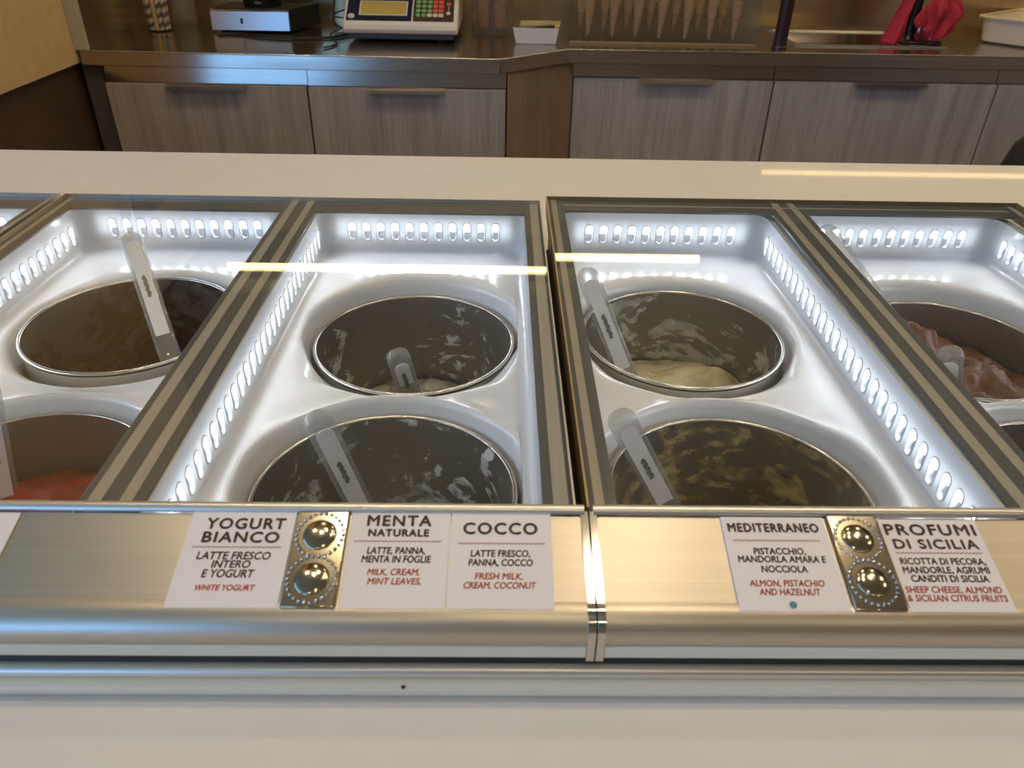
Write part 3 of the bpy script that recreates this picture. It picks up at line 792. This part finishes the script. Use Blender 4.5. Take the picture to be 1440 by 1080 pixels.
ftag(.1195, .1745, .0022, .0557, [
    ('MEDITERRANEO', 0.1465, 0.0088, 0.0481, 0.0050, 't'), ('~', 0.1466, 0.0165, 0.0460, 0, 'l'),
    ('PISTACCHIO,', 0.1465, 0.0228, 0.0269, 0.0036, 'p'), ('MANDORLA AMARA E', 0.1468, 0.0274, 0.0455, 0.0036, 'p'), ('NOCCIOLA', 0.1466, 0.0330, 0.0235, 0.0036, 'p'),
    ('ALMON, PISTACHIO', 0.1460, 0.0409, 0.0380, 0.0034, 'q'), ('AND HAZELNUT', 0.1464, 0.0456, 0.0309, 0.0034, 'q'), ('o', 0.1463, 0.0525, 0.0042, 0, 'd')],
    'white flavour tag reading MEDITERRANEO with a small teal dot')
ftag(.2040, .2570, .0030, .0557, [
    ('PROFUMI', 0.2303, 0.0094, 0.0481, 0.0063, 't'), ('DI SICILIA', 0.2304, 0.0180, 0.0444, 0.0053, 't'), ('~', 0.2302, 0.0232, 0.0459, 0, 'l'),
    ('RICOTTA DI PECORA,', 0.2301, 0.0280, 0.0444, 0.0036, 'p'), ('MANDORLE, AGRUMI', 0.2300, 0.0330, 0.0448, 0.0036, 'p'), ('CANDITI DI SICILIA', 0.2301, 0.0378, 0.0396, 0.0036, 'p'),
    ('SHEEP CHEESE, ALMOND', 0.2296, 0.0439, 0.0490, 0.0034, 'q'), ('& SICILIAN CITRUS FRUITS', 0.2298, 0.0485, 0.0505, 0.0034, 'q')],
    'white flavour tag reading PROFUMI DI SICILIA at the right of the rail')
ftag(-.305, -.2515, .0030, .0556, [], 'white flavour tag cut off by the left edge of the photo')

# clear edge strip at the side of the tag, and chrome plates between tags
def chrome_plate(x0, x1, label):
    c = SO+SD*.028; t = thing('chrome_plate', label, 'chrome plate', ((x0+x1)/2, c.y, c.z), 'beaded chrome plates on the tag rails')
    P = lambda x, d, n: (x, *(SO+SD*d+SN*n)[1:])
    q = [tuple((SO+SD*d+SN*n)[1:]) for d, n in ((.0012, .0003), (.0556, .0003), (.0556, .0022), (.0012, .0022))]
    obj('plate', MB().extrude_x(q, x0+.0005, x1-.0005), 'chrome_warm', t, bevel=.0008)
    cx = (x0+x1)/2; R = (x1-x0)*.31
    for dc in (.0155, .0405):
        dm = MB(); rings = []
        for k in range(0, 9):
            a = PI/2*k/8
            rings.append([P(cx+R*math.cos(a)*math.cos(b), dc+R*1.02*math.cos(a)*math.sin(b), .0021+.0020*math.sin(a)) for b in [2*PI*j/40 for j in range(40)]])
        dm.ring_stack(rings, True, False, True)
        obj('dome', dm, 'chrome_warm', t)
        bd = MB(); n = 26; RR = (x1-x0)*.425
        for j in range(n):
            b = 2*PI*j/n; bx_, bd_ = cx+RR*math.cos(b), dc+RR*1.06*math.sin(b)
            rr = .0011
            for (u0) in (0,):
                rs = []
                for k in range(0, 5):
                    a = PI/2*k/4
                    rs.append([P(bx_+rr*math.cos(a)*math.cos(g), bd_+rr*math.cos(a)*math.sin(g), .0022+rr*math.sin(a)) for g in [2*PI*i/8 for i in range(8)]])
                bd.ring_stack(rs, True, False, True)
        obj('bead_ring', bd, 'chrome', t)
    return t
chrome_plate(-.1062, -.0780, 'shiny chrome plate with two beaded rings between the yogurt and mint tags')
chrome_plate(.1760, .2032, 'shiny golden chrome plate with two beaded rings between the two right tags')

# ------------------------------------------------------------------ back counter
ZW = .90
t = thing('back_worktop', 'long stainless steel worktop of the back counter with an angled step', 'worktop', (.4, 2.4, .86))
def sink_poly():
    return None
SX0, SX1, SY0, SY1 = .835, 1.245, 2.315, 2.575
poly = [(-1.05, 2.04), (-.006, 2.023), (.178, 2.187), (2.6, 2.208), (2.6, 2.62), (-1.05, 2.62)]
wt = MB()
band = poly[:4]
def topquads(z0, z1):
    # split so that the sink opening stays free
    regs = [[(-1.05, 2.04), (-.006, 2.023), (.178, 2.187), (.178, 2.62), (-1.05, 2.62)],
            [(.178, 2.187), (SX0, 2.1927), (SX0, 2.62), (.178, 2.62)],
            [(SX1, 2.1963), (2.6, 2.208), (2.6, 2.62), (SX1, 2.62)],
            [(SX0, 2.1927), (SX1, 2.1963), (SX1, SY0), (SX0, SY0)],
            [(SX0, SY1), (SX1, SY1), (SX1, 2.62), (SX0, 2.62)]]
    for r in regs: wt.prism(r, z0, z1)
topquads(ZW-.004, ZW)
obj('top_sheet', wt, 'steel', t, smooth=False)
bd = MB()
off = .0
for (a, b) in zip(band[:-1], band[1:]):
    a, b = Vector(a), Vector(b); d = (b-a).normalized(); nrm = Vector((-d.y, d.x))*.003
    ou = -nrm.normalized()*.0046
    bd.ring_stack([[(*(a+ou), ZW-.033), (*(b+ou), ZW-.033), (*(b+nrm), ZW-.033), (*(a+nrm), ZW-.033)], [(*a, ZW-.0005), (*b, ZW-.0005), (*(b+nrm), ZW-.0005), (*(a+nrm), ZW-.0005)]], True, True, True)
obj('front_band', bd, 'steel', t, smooth=False)
obj('rounded_edge', MB().tube([(x, y, ZW-.0015) for x, y in band], .0019, 10), 'rim_steel', t)  # brighter steel tube added as the highlight line along the edge
ul = MB().prism([(-1.05, 2.045), (-.008, 2.030), (.176, 2.195), (2.6, 2.216), (2.6, 2.24), (.16, 2.22), (-.02, 2.06), (-1.05, 2.07)], ZW-.036, ZW-.032)
obj('underside', ul, 'steel', t, smooth=False)
tag(obj('steel_backsplash', MB().box(-1.028, 2.6, 2.62, 2.64, ZW, 1.34), 'steel_wall', None), 'stainless steel backsplash behind the back worktop', 'backsplash')
t2 = thing('steel_side_panel', 'dark steel side panel with a tan front edge at the left end of the worktop', 'panel', (-1.045, 2.3, .87))
obj('panel_sheet', MB().box(-1.058, -1.030, 2.052, 2.62, ZW, 1.5), 'steel_wall', t2)
obj('front_edge', MB().box(-1.059, -1.029, 2.036, 2.052, ZW+.001, 1.5), 'frame_tan', t2)

# cabinets
def cabinet(x0, x1, yf, yb, label, handle=None, z1=.823, yslope=0.):
    t = thing('base_cabinet', label, 'cabinet', ((x0+x1)/2, (yf+yb)/2, 0), 'grey oak base cabinets of the back counter')
    obj('carcass', MB().box(x0, x0+.016, yf+.022, yb, .10, .862).box(x1-.016, x1, yf+.022, yb, .10, .862).box(x0+.016, x1-.016, yb-.01, yb, .10, .862).box(x0+.016, x1-.016, yf+.022, yb-.01, .10, .116), 'carcass', t)
    obj('plinth', MB().box(x0, x1, yf+.06, yb, 0, .10), 'carcass', t)
    obj('grip_channel', MB().extrude_x([(yf+.012, z1+.002), (yf+.0195, .864), (yf+.0212, .864), (yf+.0212, z1+.002)], x0, x1), 'steel', t, smooth=False)
    d = obj('door', MB().box(x0+.0015, x1-.0015, yf, yf+.02, .105, z1), 'door', t, bevel=.001)
    if handle:
        a, b = handle
        pr = [(yf+.019, z1+.0015), (yf-.020, z1+.0015), (yf-.0215, z1+.0005), (yf-.0215, z1-.0085), (yf-.0195, z1-.0085), (yf-.0195, z1-.0005), (yf+.019, z1-.0002)]
        obj('handle', MB().extrude_x(pr, a, b), 'handle', d, smooth=False)
    return t
cabinet(-1.010, -.4985, 2.04, 2.60, 'leftmost grey oak base cabinet, beside the dark filler strip', (-.851, -.650))
cabinet(-.4955, .0105, 2.035, 2.60, 'grey oak base cabinet left of the angled brown corner panel', (-.338, -.145))
cabinet(.1965, .7525, 2.21, 2.60, 'grey oak base cabinet right of the angled brown corner panel', (.380, .580))
cabinet(.7555, 1.381, 2.212, 2.60, 'wide grey oak base cabinet under the sink', (.977, 1.174))
cabinet(1.384, 2.0, 2.214, 2.60, 'grey oak base cabinet cut off by the right edge')
cp = MB().prism([(.0135, 2.042), (.1945, 2.208), (.1945, 2.24), (.0135, 2.075)], .0, .866)
tag(obj('corner_panel', cp, 'door_brown', None, loc=(.1, 2.13, 0), smooth=False), 'angled brown oak corner panel between the two runs of cabinets', 'panel')
fp = MB().box(-1.06, -1.0135, 2.052, 2.08, 0, .866)
tag(obj('filler_strip', fp, 'carcass', None, loc=(-1.035, 2.06, 0)), 'dark filler strip between the left wall and the leftmost cabinet', 'panel')

# ---- straws
sc_ = (-.974, 2.37)
t = thing('straw_cup', 'clear cup holding striped paper straws at the left of the worktop', 'cup', (*sc_, ZW), None)
obj('cup_wall', MB().lathe([(.0001, .002), (.030, .002), (.033, .08)], (*sc_, ZW), 32), 'cup_plastic', t)
obj('base_ring', MB().lathe([(.0302, .0), (.0318, .001), (.0316, .004), (.0300, .0045)], (*sc_, ZW), 32), 'black', t)
SC = [straw_mat('straw_navy_cream', (.016, .022, .045), (.62, .52, .38)), straw_mat('straw_teal_cream', (.03, .07, .09), (.62, .55, .42)),
      straw_mat('straw_red_cream', (.38, .03, .02), (.62, .52, .40)), pbr('straw_yellow', (.58, .40, .10), .5)]
for k, (dx, dy, mi) in enumerate([(-.023, -.004, 0), (-.0115, -.020, 0), (.001, -.0225, 3), (.012, -.019, 0), (.0215, -.007, 1), (.0225, .007, 2), (.009, .004, 0), (-.006, .0, 1), (-.016, .012, 0), (.006, .018, 2)]):
    P = Vector((sc_[0]+dx, sc_[1]+dy, ZW+.004)); q = .0056
    st = MB().tube([(P.x, P.y, P.z), (P.x+dx*.25, P.y+dy*.25, P.z+.19)], q, 14, False)
    kind = ['navy and cream striped', 'teal and cream striped', 'red and cream striped', 'plain yellow'][mi]
    tag(obj('paper_straw', st, SC[mi], None, loc=tuple(P)), kind+' paper straw standing in the clear cup', 'straw', kind+' straws in the cup')
# ---- stack of cups, upside down
for k in range(11):
    z = ZW+.0125*k; rr = .037
    cb = MB().lathe([(rr+.0015, .0), (rr+.0028, .0014), (rr+.0012, .003), (rr-.0005, .004), (rr-.009, .085), (rr-.010, .087), (.0005, .087)], (-.956, 2.512, z), 36)
    tag(obj('plastic_cup', cb, 'cup_plastic', None, loc=(-.956, 2.512, z)),
        ('lowest clear plastic cup of the upside down stack beside the striped straws' if k == 0 else 'clear plastic cup in the upside down stack beside the striped straws'),
        'cup', None if k == 0 else 'stacked clear plastic cups')
# ---- blender on its steel base
bx0, bx1, by = -.818, -.601, 2.345
t = thing('blender', 'steel fronted blender base with a dark jug beside the cups', 'blender', ((bx0+bx1)/2, 2.43, ZW))
fpn = [(by, .908), (by+.006, .955), (by+.012, .9585), (by+.03, .9585), (by+.03, .906)]
fo = obj('steel_front', MB().extrude_x(fpn, bx0, bx1), 'handle', t)
obj('base_body', MB().prism([(bx0+.004, by+.02), (bx1, by+.02), (bx1+.055, by+.16), (bx0+.01, by+.16)], .905, .962), 'black', t)
for dx in (.02, .19):
    obj('foot', MB().lathe([(.012, 0), (.012, .009)], (bx0+dx, by+.05, ZW), 16, True, True), 'black', t)
obj('front_mark', MB().box(bx0+.082, bx0+.088, by+.001, by+.004, .924, .938), 'black', fo)
jug = obj('jug', MB().lathe([(.052, .962), (.054, .975), (.062, 1.10), (.064, 1.14)], (-.690, by+.085, 0), 40, True, False), 'dark_glass', t)
obj('jug_band', MB().lathe([(.0655, .985), (.0655, 1.0)], (-.690, by+.085, 0), 40), 'handle', jug)
cu_ = None
def plain_text(s, origin, right, upv, h, w, mat, parent, name):
    cu = bpy.data.curves.new('t', 'FONT'); cu.body = s; o = bpy.data.objects.new('t', cu); C.objects.link(o); bpy.context.view_layer.update()
    me = bpy.data.meshes.new_from_object(o.evaluated_get(bpy.context.evaluated_depsgraph_get()))
    xs = [v.co.x for v in me.vertices]; ca = cap_h(0.); x0, x1 = min(xs), max(xs)
    O, Rr, U = Vector(origin), Vector(right), Vector(upv)
    mb = MB().add([tuple(O+Rr*(((v.co.x-x0)/(x1-x0)-.5)*w)+U*((v.co.y/ca-.5)*h)) for v in me.vertices], [tuple(p.vertices) for p in me.polygons])
    bpy.data.objects.remove(o); bpy.data.curves.remove(cu); bpy.data.meshes.remove(me)
    return obj(name, mb, mat, parent, smooth=False)
plain_text('MAX', (-.688, by+.028, .9755), (1, 0, 0), (0, .1, 1), .0055, .018, 'white_print', jug, 'max_mark')
# ---- cable
def bez(pts, n=12):
    out = []
    P = [Vector(p) for p in pts]
    for i in range(len(P)-1):
        p0, p1, p2, p3 = P[max(i-1, 0)], P[i], P[i+1], P[min(i+2, len(P)-1)]
        for k in range(n):
            s = k/n
            out.append(.5*((2*p1)+(-p0+p2)*s+(2*p0-5*p1+4*p2-p3)*s*s+(-p0+3*p1-3*p2+p3)*s**3))
    out.append(P[-1]); return out
cb = bez([(-.50, 2.58, 1.0), (-.50, 2.50, .96), (-.49, 2.44, .915), (-.44, 2.42, .904), (-.43, 2.36, .904), (-.47, 2.28, .904), (-.56, 2.25, .904), (-.66, 2.27, .904), (-.74, 2.31, .904), (-.79, 2.30, .904)])
tag(obj('power_cable', MB().tube(cb, .0036, 8), 'black', None, loc=(-.5, 2.4, ZW)), 'black power cable looping in front of the blender base', 'cable')
cb = bez([(-.45, 2.56, .935), (-.475, 2.50, .925), (-.51, 2.52, .93), (-.47, 2.55, .94), (-.46, 2.50, .912), (-.445, 2.40, .918), (-.47, 2.27, .914), (-.44, 2.18, .9035), (-.46, 2.12, .9035)])
tag(obj('power_cable', MB().tube(cb, .0024, 8), 'black', None, loc=(-.45, 2.4, ZW)), 'thin black cable trailing left of the white scale', 'cable')

# ---- scale
t = thing('weighing_scale', 'white electronic weighing scale with display and green and red keys', 'scale', (-.275, 2.32, ZW))
sx0, sx1, yf = -.4290, -.1205, 2.225
obj('dark_base', MB().box(sx0+.010, sx1-.010, yf+.008, 2.52, .908, .9235), 'scale_dark', t, bevel=.004)
for dx in (.05, .26):
    obj('foot', MB().lathe([(.013, 0), (.011, .009)], (sx0+dx, yf+.05, ZW), 18, True, True), 'black', t)
bodyp = [(yf+.002, .9225), (yf-.003, .934), (yf+.001, .9445), (yf+.012, .950), (yf+.105, 1.006), (yf+.12, 1.010), (yf+.30, 1.010), (yf+.30, .9225)]
obj('body', MB().extrude_x(bodyp, sx0, sx1), 'scale_white', t, bevel=.005)
pu = Vector((0, .093, .056)).normalized(); pn = Vector((0, -pu.z, pu.y)); p0 = Vector((0, yf+.012, .950))
def panel_box(mb, x0, x1, u0, u1, n0, n1):
    pts = [(x, p0+pu*u+pn*n) for n in (n0, n1) for x, u in ((x0, u0), (x1, u0), (x1, u1), (x0, u1))]
    mb.add([(x, v.y, v.z) for x, v in pts], [(0, 3, 2, 1), (4, 5, 6, 7), (0, 1, 5, 4), (1, 2, 6, 5), (2, 3, 7, 6), (3, 0, 4, 7)]); return mb
dp = obj('display_panel', panel_box(MB(), sx0+.008, -.246, .005, .098, 0, .0015), 'scale_navy', t)
obj('lcd_screen', panel_box(MB(), sx0+.045, -.262, .028, .078, .001, .0022), 'lcd', dp)
fr = MB()
for a, b, c, d in ((sx0+.041, -.258, .024, .028), (sx0+.041, -.258, .078, .081), (sx0+.041, sx0+.045, .024, .081), (-.262, -.258, .024, .081)): panel_box(fr, a, b, c, d, .001, .0024)
obj('lcd_border', fr, 'key_grey', dp)
def disc(cx, u, r, mat, parent, name):
    c = p0+pu*u
    mb = MB(); rings = []
    for n, rr in ((.0015, r), (.0032, r*.92)): rings.append([(cx+rr*math.cos(a), *(c+pu*(rr*math.sin(a))+pn*n)[1:]) for a in [2*PI*k/18 for k in range(18)]])
    mb.ring_stack(rings, True, False, True); return obj(name, mb, mat, parent)
disc(sx0+.021, .020, .0095, 'key_grey', dp, 'round_button')
kp = obj('keypad', panel_box(MB(), -.242, sx1-.012, .005, .098, 0, .0015), 'key_brown', t)
kx0 = -.233
for r in range(4):
    for c in range(5):
        x = kx0+.0155*c+.004; u = .027+.0175*r
        if r == 0 and c >= 2:
            obj('key', panel_box(MB(), x-.0062, x+.0062, u-.0062, u+.0062, .001, .003), 'key_grey', kp)
        elif c < 3: disc(x, u, .0068, 'key_green', kp, 'key')
        else: obj('key', panel_box(MB(), x-.0065, x+.0065, u-.0068, u+.0068, .001, .003), 'key_red', kp)
disc(kx0+.086, .036, .006, 'key_grey', kp, 'key'); disc(kx0+.086, .072, .0066, 'key_red', kp, 'key')
obj('key_link', panel_box(MB(), kx0+.0853, kx0+.0867, .042, .066, .001, .002), 'key_grey', kp)
# raised weighing plate
obj('weighing_plate', MB().box(sx0+.004, sx1-.004, yf+.14, yf+.36, 1.012, 1.022), 'handle', t, bevel=.003)

# ---- glass vase with cones
vc = (-.030, 2.44)
t = thing('cone_jar', 'clear glass jar with a thick base holding waffle cones behind the paper tray', 'jar', (*vc, ZW))
obj('jar_wall', MB().lathe([(.060, .0), (.062, .004), (.062, .20)], (*vc, ZW), 40), 'cup_plastic', t)
obj('thick_base', MB().lathe([(.0005, .001), (.0585, .001), (.0595, .009), (.0005, .010)], (*vc, ZW), 40), 'acrylic', t)
def cone(tip, topc, r, mat, label, group, r0=.004):
    a, b = Vector(tip), Vector(topc)
    pts = [a, a+(b-a)*.04, a+(b-a)*.5, b]; rs = [r0*.5, r0, (r0+r)/2, r]
    mb = MB().tube(pts, rs, 20)
    return tag(obj('wafer_cone', mb, mat, None, loc=tuple(a)), label, 'cone', group)
for dx, dy, tx, lab in ((-.026, .0, -.006, 'dark waffle cone standing at the left of the clear jar'), (.024, -.01, .006, 'dark waffle cone standing at the right of the clear jar'), (-.002, .03, .004, 'dark waffle cone standing at the back of the clear jar')):
    cone((vc[0]+dx, vc[1]+dy, ZW+.012), (vc[0]+dx+tx*.6, vc[1]+dy, ZW+.155), .026, 'wafer_dark', lab, 'waffle cones in the jar', .016)

# ---- paper tray with chocolate
t = thing('paper_tray', 'white folded paper tray with a gold inside on the worktop corner', 'tray', (.092, 2.285, ZW))
x0, x1, y0, y1 = .0375, .1455, 2.252, 2.318; h = .042; s_ = .010
bot = [(x0, y0, ZW+.001), (x1, y0, ZW+.001), (x1, y1, ZW+.001), (x0, y1, ZW+.001)]
topr = [(x0-s_, y0-s_*.6, ZW+h), (x1+s_*.6, y0-s_*.6, ZW+h-.001), (x1+s_*1.8, y1+s_, ZW+h+.007), (x0+s_*1.2, y1+s_, ZW+h+.007)]
obj('outer_sides', MB().ring_stack([bot, topr], True, True, False), 'paper', t, smooth=False)
ib = [(x+(.0925-x)*.02, y+(2.285-y)*.03, z+.001) for x, y, z in bot]; it = [(x+(.0925-x)*.015, y+(2.285-y)*.025, z-.0003) for x, y, z in topr]
obj('gold_inside', MB().ring_stack([ib, it], True, True, False), 'gold_paper', t, smooth=False)
cr = MB()
for (xa, za, xb, zb) in ((.044, .905, .066, .918), (.139, .905, .117, .918)):
    for q in (0,):
        f = lambda z: y0-s_*.6*((z-ZW)/h)-.0003
        cr.add([(xa, f(za), za), (xb, f(zb), zb), (xb, f(zb+.0008), zb+.0008), (xa, f(za+.0008), za+.0008)], [(0, 1, 2, 3)])
obj('fold_crease', cr, 'key_grey', t, smooth=False)
ch = MB(); ch.ring_stack([[(.045, 2.268, .925), (.142, 2.268, .931), (.142, 2.288, .931), (.045, 2.288, .925)], [(.045, 2.268, .938), (.142, 2.268, .9455), (.142, 2.288, .9455), (.045, 2.288, .938)]], True, True, True)
tag(obj('chocolate_bar', ch, 'choc', None, loc=(.09, 2.278, .93), bevel=.001), 'dark brown bar lying in the white and gold paper tray', 'chocolate')

# ---- acrylic cone display
t = thing('cone_display_box', 'clear acrylic display box with rows of hanging wafer cones', 'display box', (.445, 2.38, ZW))
ax0, ax1, ay0, ay1 = .186, .705, 2.280, 2.500; az1 = 1.06
obj('front_sheet', MB().box(ax0, ax1, ay0, ay0+.004, ZW, az1), 'acrylic', t)
obj('back_sheet', MB().box(ax0, ax1, ay1-.004, ay1, ZW, az1), 'acrylic', t)
obj('side_sheet', MB().box(ax0, ax0+.004, ay0+.004, ay1-.004, ZW, az1), 'acrylic', t)
obj('side_sheet', MB().box(ax1-.004, ax1, ay0+.004, ay1-.004, ZW, az1), 'acrylic', t)
obj('base_sheet', MB().box(ax0+.004, ax1-.004, ay0+.004, ay1-.004, ZW+.001, ZW+.005), 'acrylic', t)
o = obj('gold_base_edge', MB().box(ax0, ax1, ay0-.001, ay0+.001, ZW+.0005, ZW+.006), 'frame_brass', t)
hs = MB()
for ya, yb2 in ((ay0+.0045, 2.298), (2.346, 2.406), (2.454, ay1-.0045)): hs.box(ax0+.0045, ax1-.0045, ya, yb2, 1.012, 1.015)
obj('holder_shelf', hs, 'acrylic', t)
lo_ = MB()
for ya, yb2 in ((ay0+.0045, 2.305), (2.339, 2.413), (2.447, ay1-.0045)): lo_.box(ax0+.0045, ax1-.0045, ya, yb2, .963, .965)
obj('lower_shelf', lo_, 'acrylic', t)
xt = [.2384, .3066, .3731, .4400, .5127, .5811, .6495]
for k, x in enumerate(xt):
    zt = [.917, .915, .913, .910, .910, .910, .911][k]
    cone((x, 2.322, zt), (x+.006*(1 if k < 5 else 0), 2.322, 1.055), .0225, 'wafer',
         'pale wafer cone in the front row of the clear display box', 'front row of cones in the display box', .0042)
for k, x in enumerate(xt):
    cone((x-.012, 2.43, .919), (x-.008, 2.43, 1.055), .0225, 'wafer', 'pale wafer cone in the back row of the clear display box', 'back row of cones in the display box', .0042)

# ---- dark pole, sink, tap with red cloth, plastic tub
tag(obj('dark_post', MB().lathe([(.0205, 0), (.0205, .004), (.0185, .006), (.0185, .42)], (.7665, 2.265, ZW), 28, True, True), 'pole', None, loc=(.7665, 2.265, ZW)), 'dark brown round post standing on the worktop right of the cone box', 'post')
t = thing('sink', 'stainless steel inset sink basin in the right worktop', 'sink', (1.04, 2.445, .75))
sk = MB()
oz, iz = ZW, ZW-.17; g = .02
rg = lambda e, z: [(SX0+e, SY0+e, z), (SX1-e, SY0+e, z), (SX1-e, SY1-e, z), (SX0+e, SY1-e, z)]
sk.ring_stack([rg(.0, oz+.002), rg(.004, oz-.004), rg(.012, iz), rg(.1, iz-.003)], True, False, True)
obj('basin', sk, 'steel', t)
rm = MB().ring_stack([rg(-.013, oz+.0005), rg(-.012, oz+.004), rg(-.002, oz+.005), rg(.003, oz-.002)], True)
obj('raised_rim', rm, 'rim_steel', t)
t = thing('kitchen_tap', 'black kitchen tap behind the sink, half covered by a red cloth', 'tap', (1.185, 2.41, ZW))
tb = MB().lathe([(.034, .0), (.034, .004), (.026, .012), (.019, .022), (.017, .05), (.017, .16)], (1.178, 2.39, ZW), 28, True, True)
obj('tap_body', tb, 'tap_black', t)
obj('tap_base_plate', MB().prism([(1.14, 2.34), (1.262, 2.345), (1.255, 2.40), (1.15, 2.43)], ZW+.001, ZW+.012), 'tap_black', t, bevel=.004)
obj('lever', MB().tube([(1.195, 2.372, .965), (1.212, 2.352, .932), (1.222, 2.342, .918)], [.005, .0045, .0035], 10), 'frame_brass', t)
obj('lever_cap', MB().lathe([(.0005, .008), (.004, .007), (.0055, 0), (.004, -.006), (.0005, -.007)], (1.187, 2.352, .938), 14), 'rim_steel', t)
# cloth: draped sheet, two lobes hanging over the tap
def cloth_sheet(path_fn, nu, nv, th=.0016):
    g = [[Vector(path_fn(u/(nu-1), v/(nv-1))) for v in range(nv)] for u in range(nu)]
    mb = MB(); vs = [p for r in g for p in r]; fs = []
    for i in range(nu-1):
        for j in range(nv-1):
            a = i*nv+j; fs.append((a, a+1, a+nv+1, a+nv))
    mb.add(vs, fs); return mb
def lobeR(u, v):
    # right bunch: from the tap top, bulging to the right and tapering to a corner at the bottom
    z = 1.06-.155*v
    wid = .018+.055*math.sin(PI*min(1, (1-v)*1.05)**.8)
    cx = 1.232-.012*v+.012*math.sin(PI*v)
    th = 2*PI*u*.62-PI*.95
    fold = 1+.20*math.sin(7*th+4*v)+.13*math.sin(13*th-9*v)+.35*noise.noise(Vector((u*5, v*4, 1.3)))
    return (cx+wid*math.cos(th)*fold*.75, 2.372+wid*.62*math.sin(th)*fold, z+.008*noise.noise(Vector((u*4, v*3, 5))))
def lobeL(u, v):
    z = 1.06-.156*v
    x0 = 1.132-.050*v; x1 = 1.162-.018*v
    x = x0+(x1-x0)*u
    y = 2.352+.016*math.sin(u*PI*2.4+1.2*v)-.012*v
    return (x, y, z)
cl = cloth_sheet(lobeR, 70, 40)
cl2 = cloth_sheet(lobeL, 24, 20); cl.add(cl2.v, cl2.f)
o = obj('red_cloth', cl, 'cloth', None, loc=(1.19, 2.37, ZW), angle=180)
sd = o.modifiers.new('thickness', 'SOLIDIFY'); sd.thickness = .002
tag(o, 'crumpled red cloth hanging over the black tap', 'cloth')
obj('loose_thread', MB().tube(bez([(1.262, 2.35, .985), (1.272, 2.348, .965), (1.268, 2.345, .945), (1.270, 2.345, .93)], 6), .0007, 6), 'cloth', o)
# plastic tub
t = thing('plastic_tub', 'cream white plastic tub with a flared rim at the right end of the worktop', 'tub', (1.58, 2.46, ZW))
def rr(cx, cy, hx, hy, r, z, rot, n=6):
    out = []
    for qx, qy, a0 in ((1, 1, 0), (-1, 1, PI/2), (-1, -1, PI), (1, -1, 1.5*PI)):
        for k in range(n+1):
            a = a0+PI/2*k/n; x = qx*(hx-r)+r*math.cos(a); y = qy*(hy-r)+r*math.sin(a)
            out.append((cx+x*math.cos(rot)-y*math.sin(rot), cy+x*math.sin(rot)+y*math.cos(rot), z))
    return out
cx, cy, ro = 1.585, 2.440, math.radians(-52)
B = lambda hx, hy, z: rr(cx, cy, hx, hy, .035, z, ro)
obj('shell', MB().ring_stack([B(.098, .128, ZW+.001), B(.106, .136, ZW+.006), B(.116, .147, ZW+.068), B(.113, .144, ZW+.068), B(.102, .132, ZW+.008)], True, True, True), 'tub_plastic', t)
obj('rim', MB().ring_stack([B(.114, .145, ZW+.066), B(.124, .155, ZW+.066), B(.125, .156, ZW+.071), B(.116, .147, ZW+.073), B(.113, .144, ZW+.070)], True), 'tub_plastic', t)
# black rounded thing at the right edge, between the counters
bb = MB(); rings = []
for z, r in ((0, .17), (.02, .19), (.45, .20), (.70, .19), (.80, .165), (.85, .12), (.87, .05), (.873, .004)):
    rings.append([(1.290+r*math.cos(a)*(1+.03*math.sin(5*a)), 1.62+r*math.sin(a), z) for a in [2*PI*k/36 for k in range(36)]])
bb.ring_stack(rings, True, True, True)
tag(obj('bin', bb, 'black', None, loc=(1.290, 1.62, 0)), 'rounded black bin at the right edge behind the white counter', 'bin')
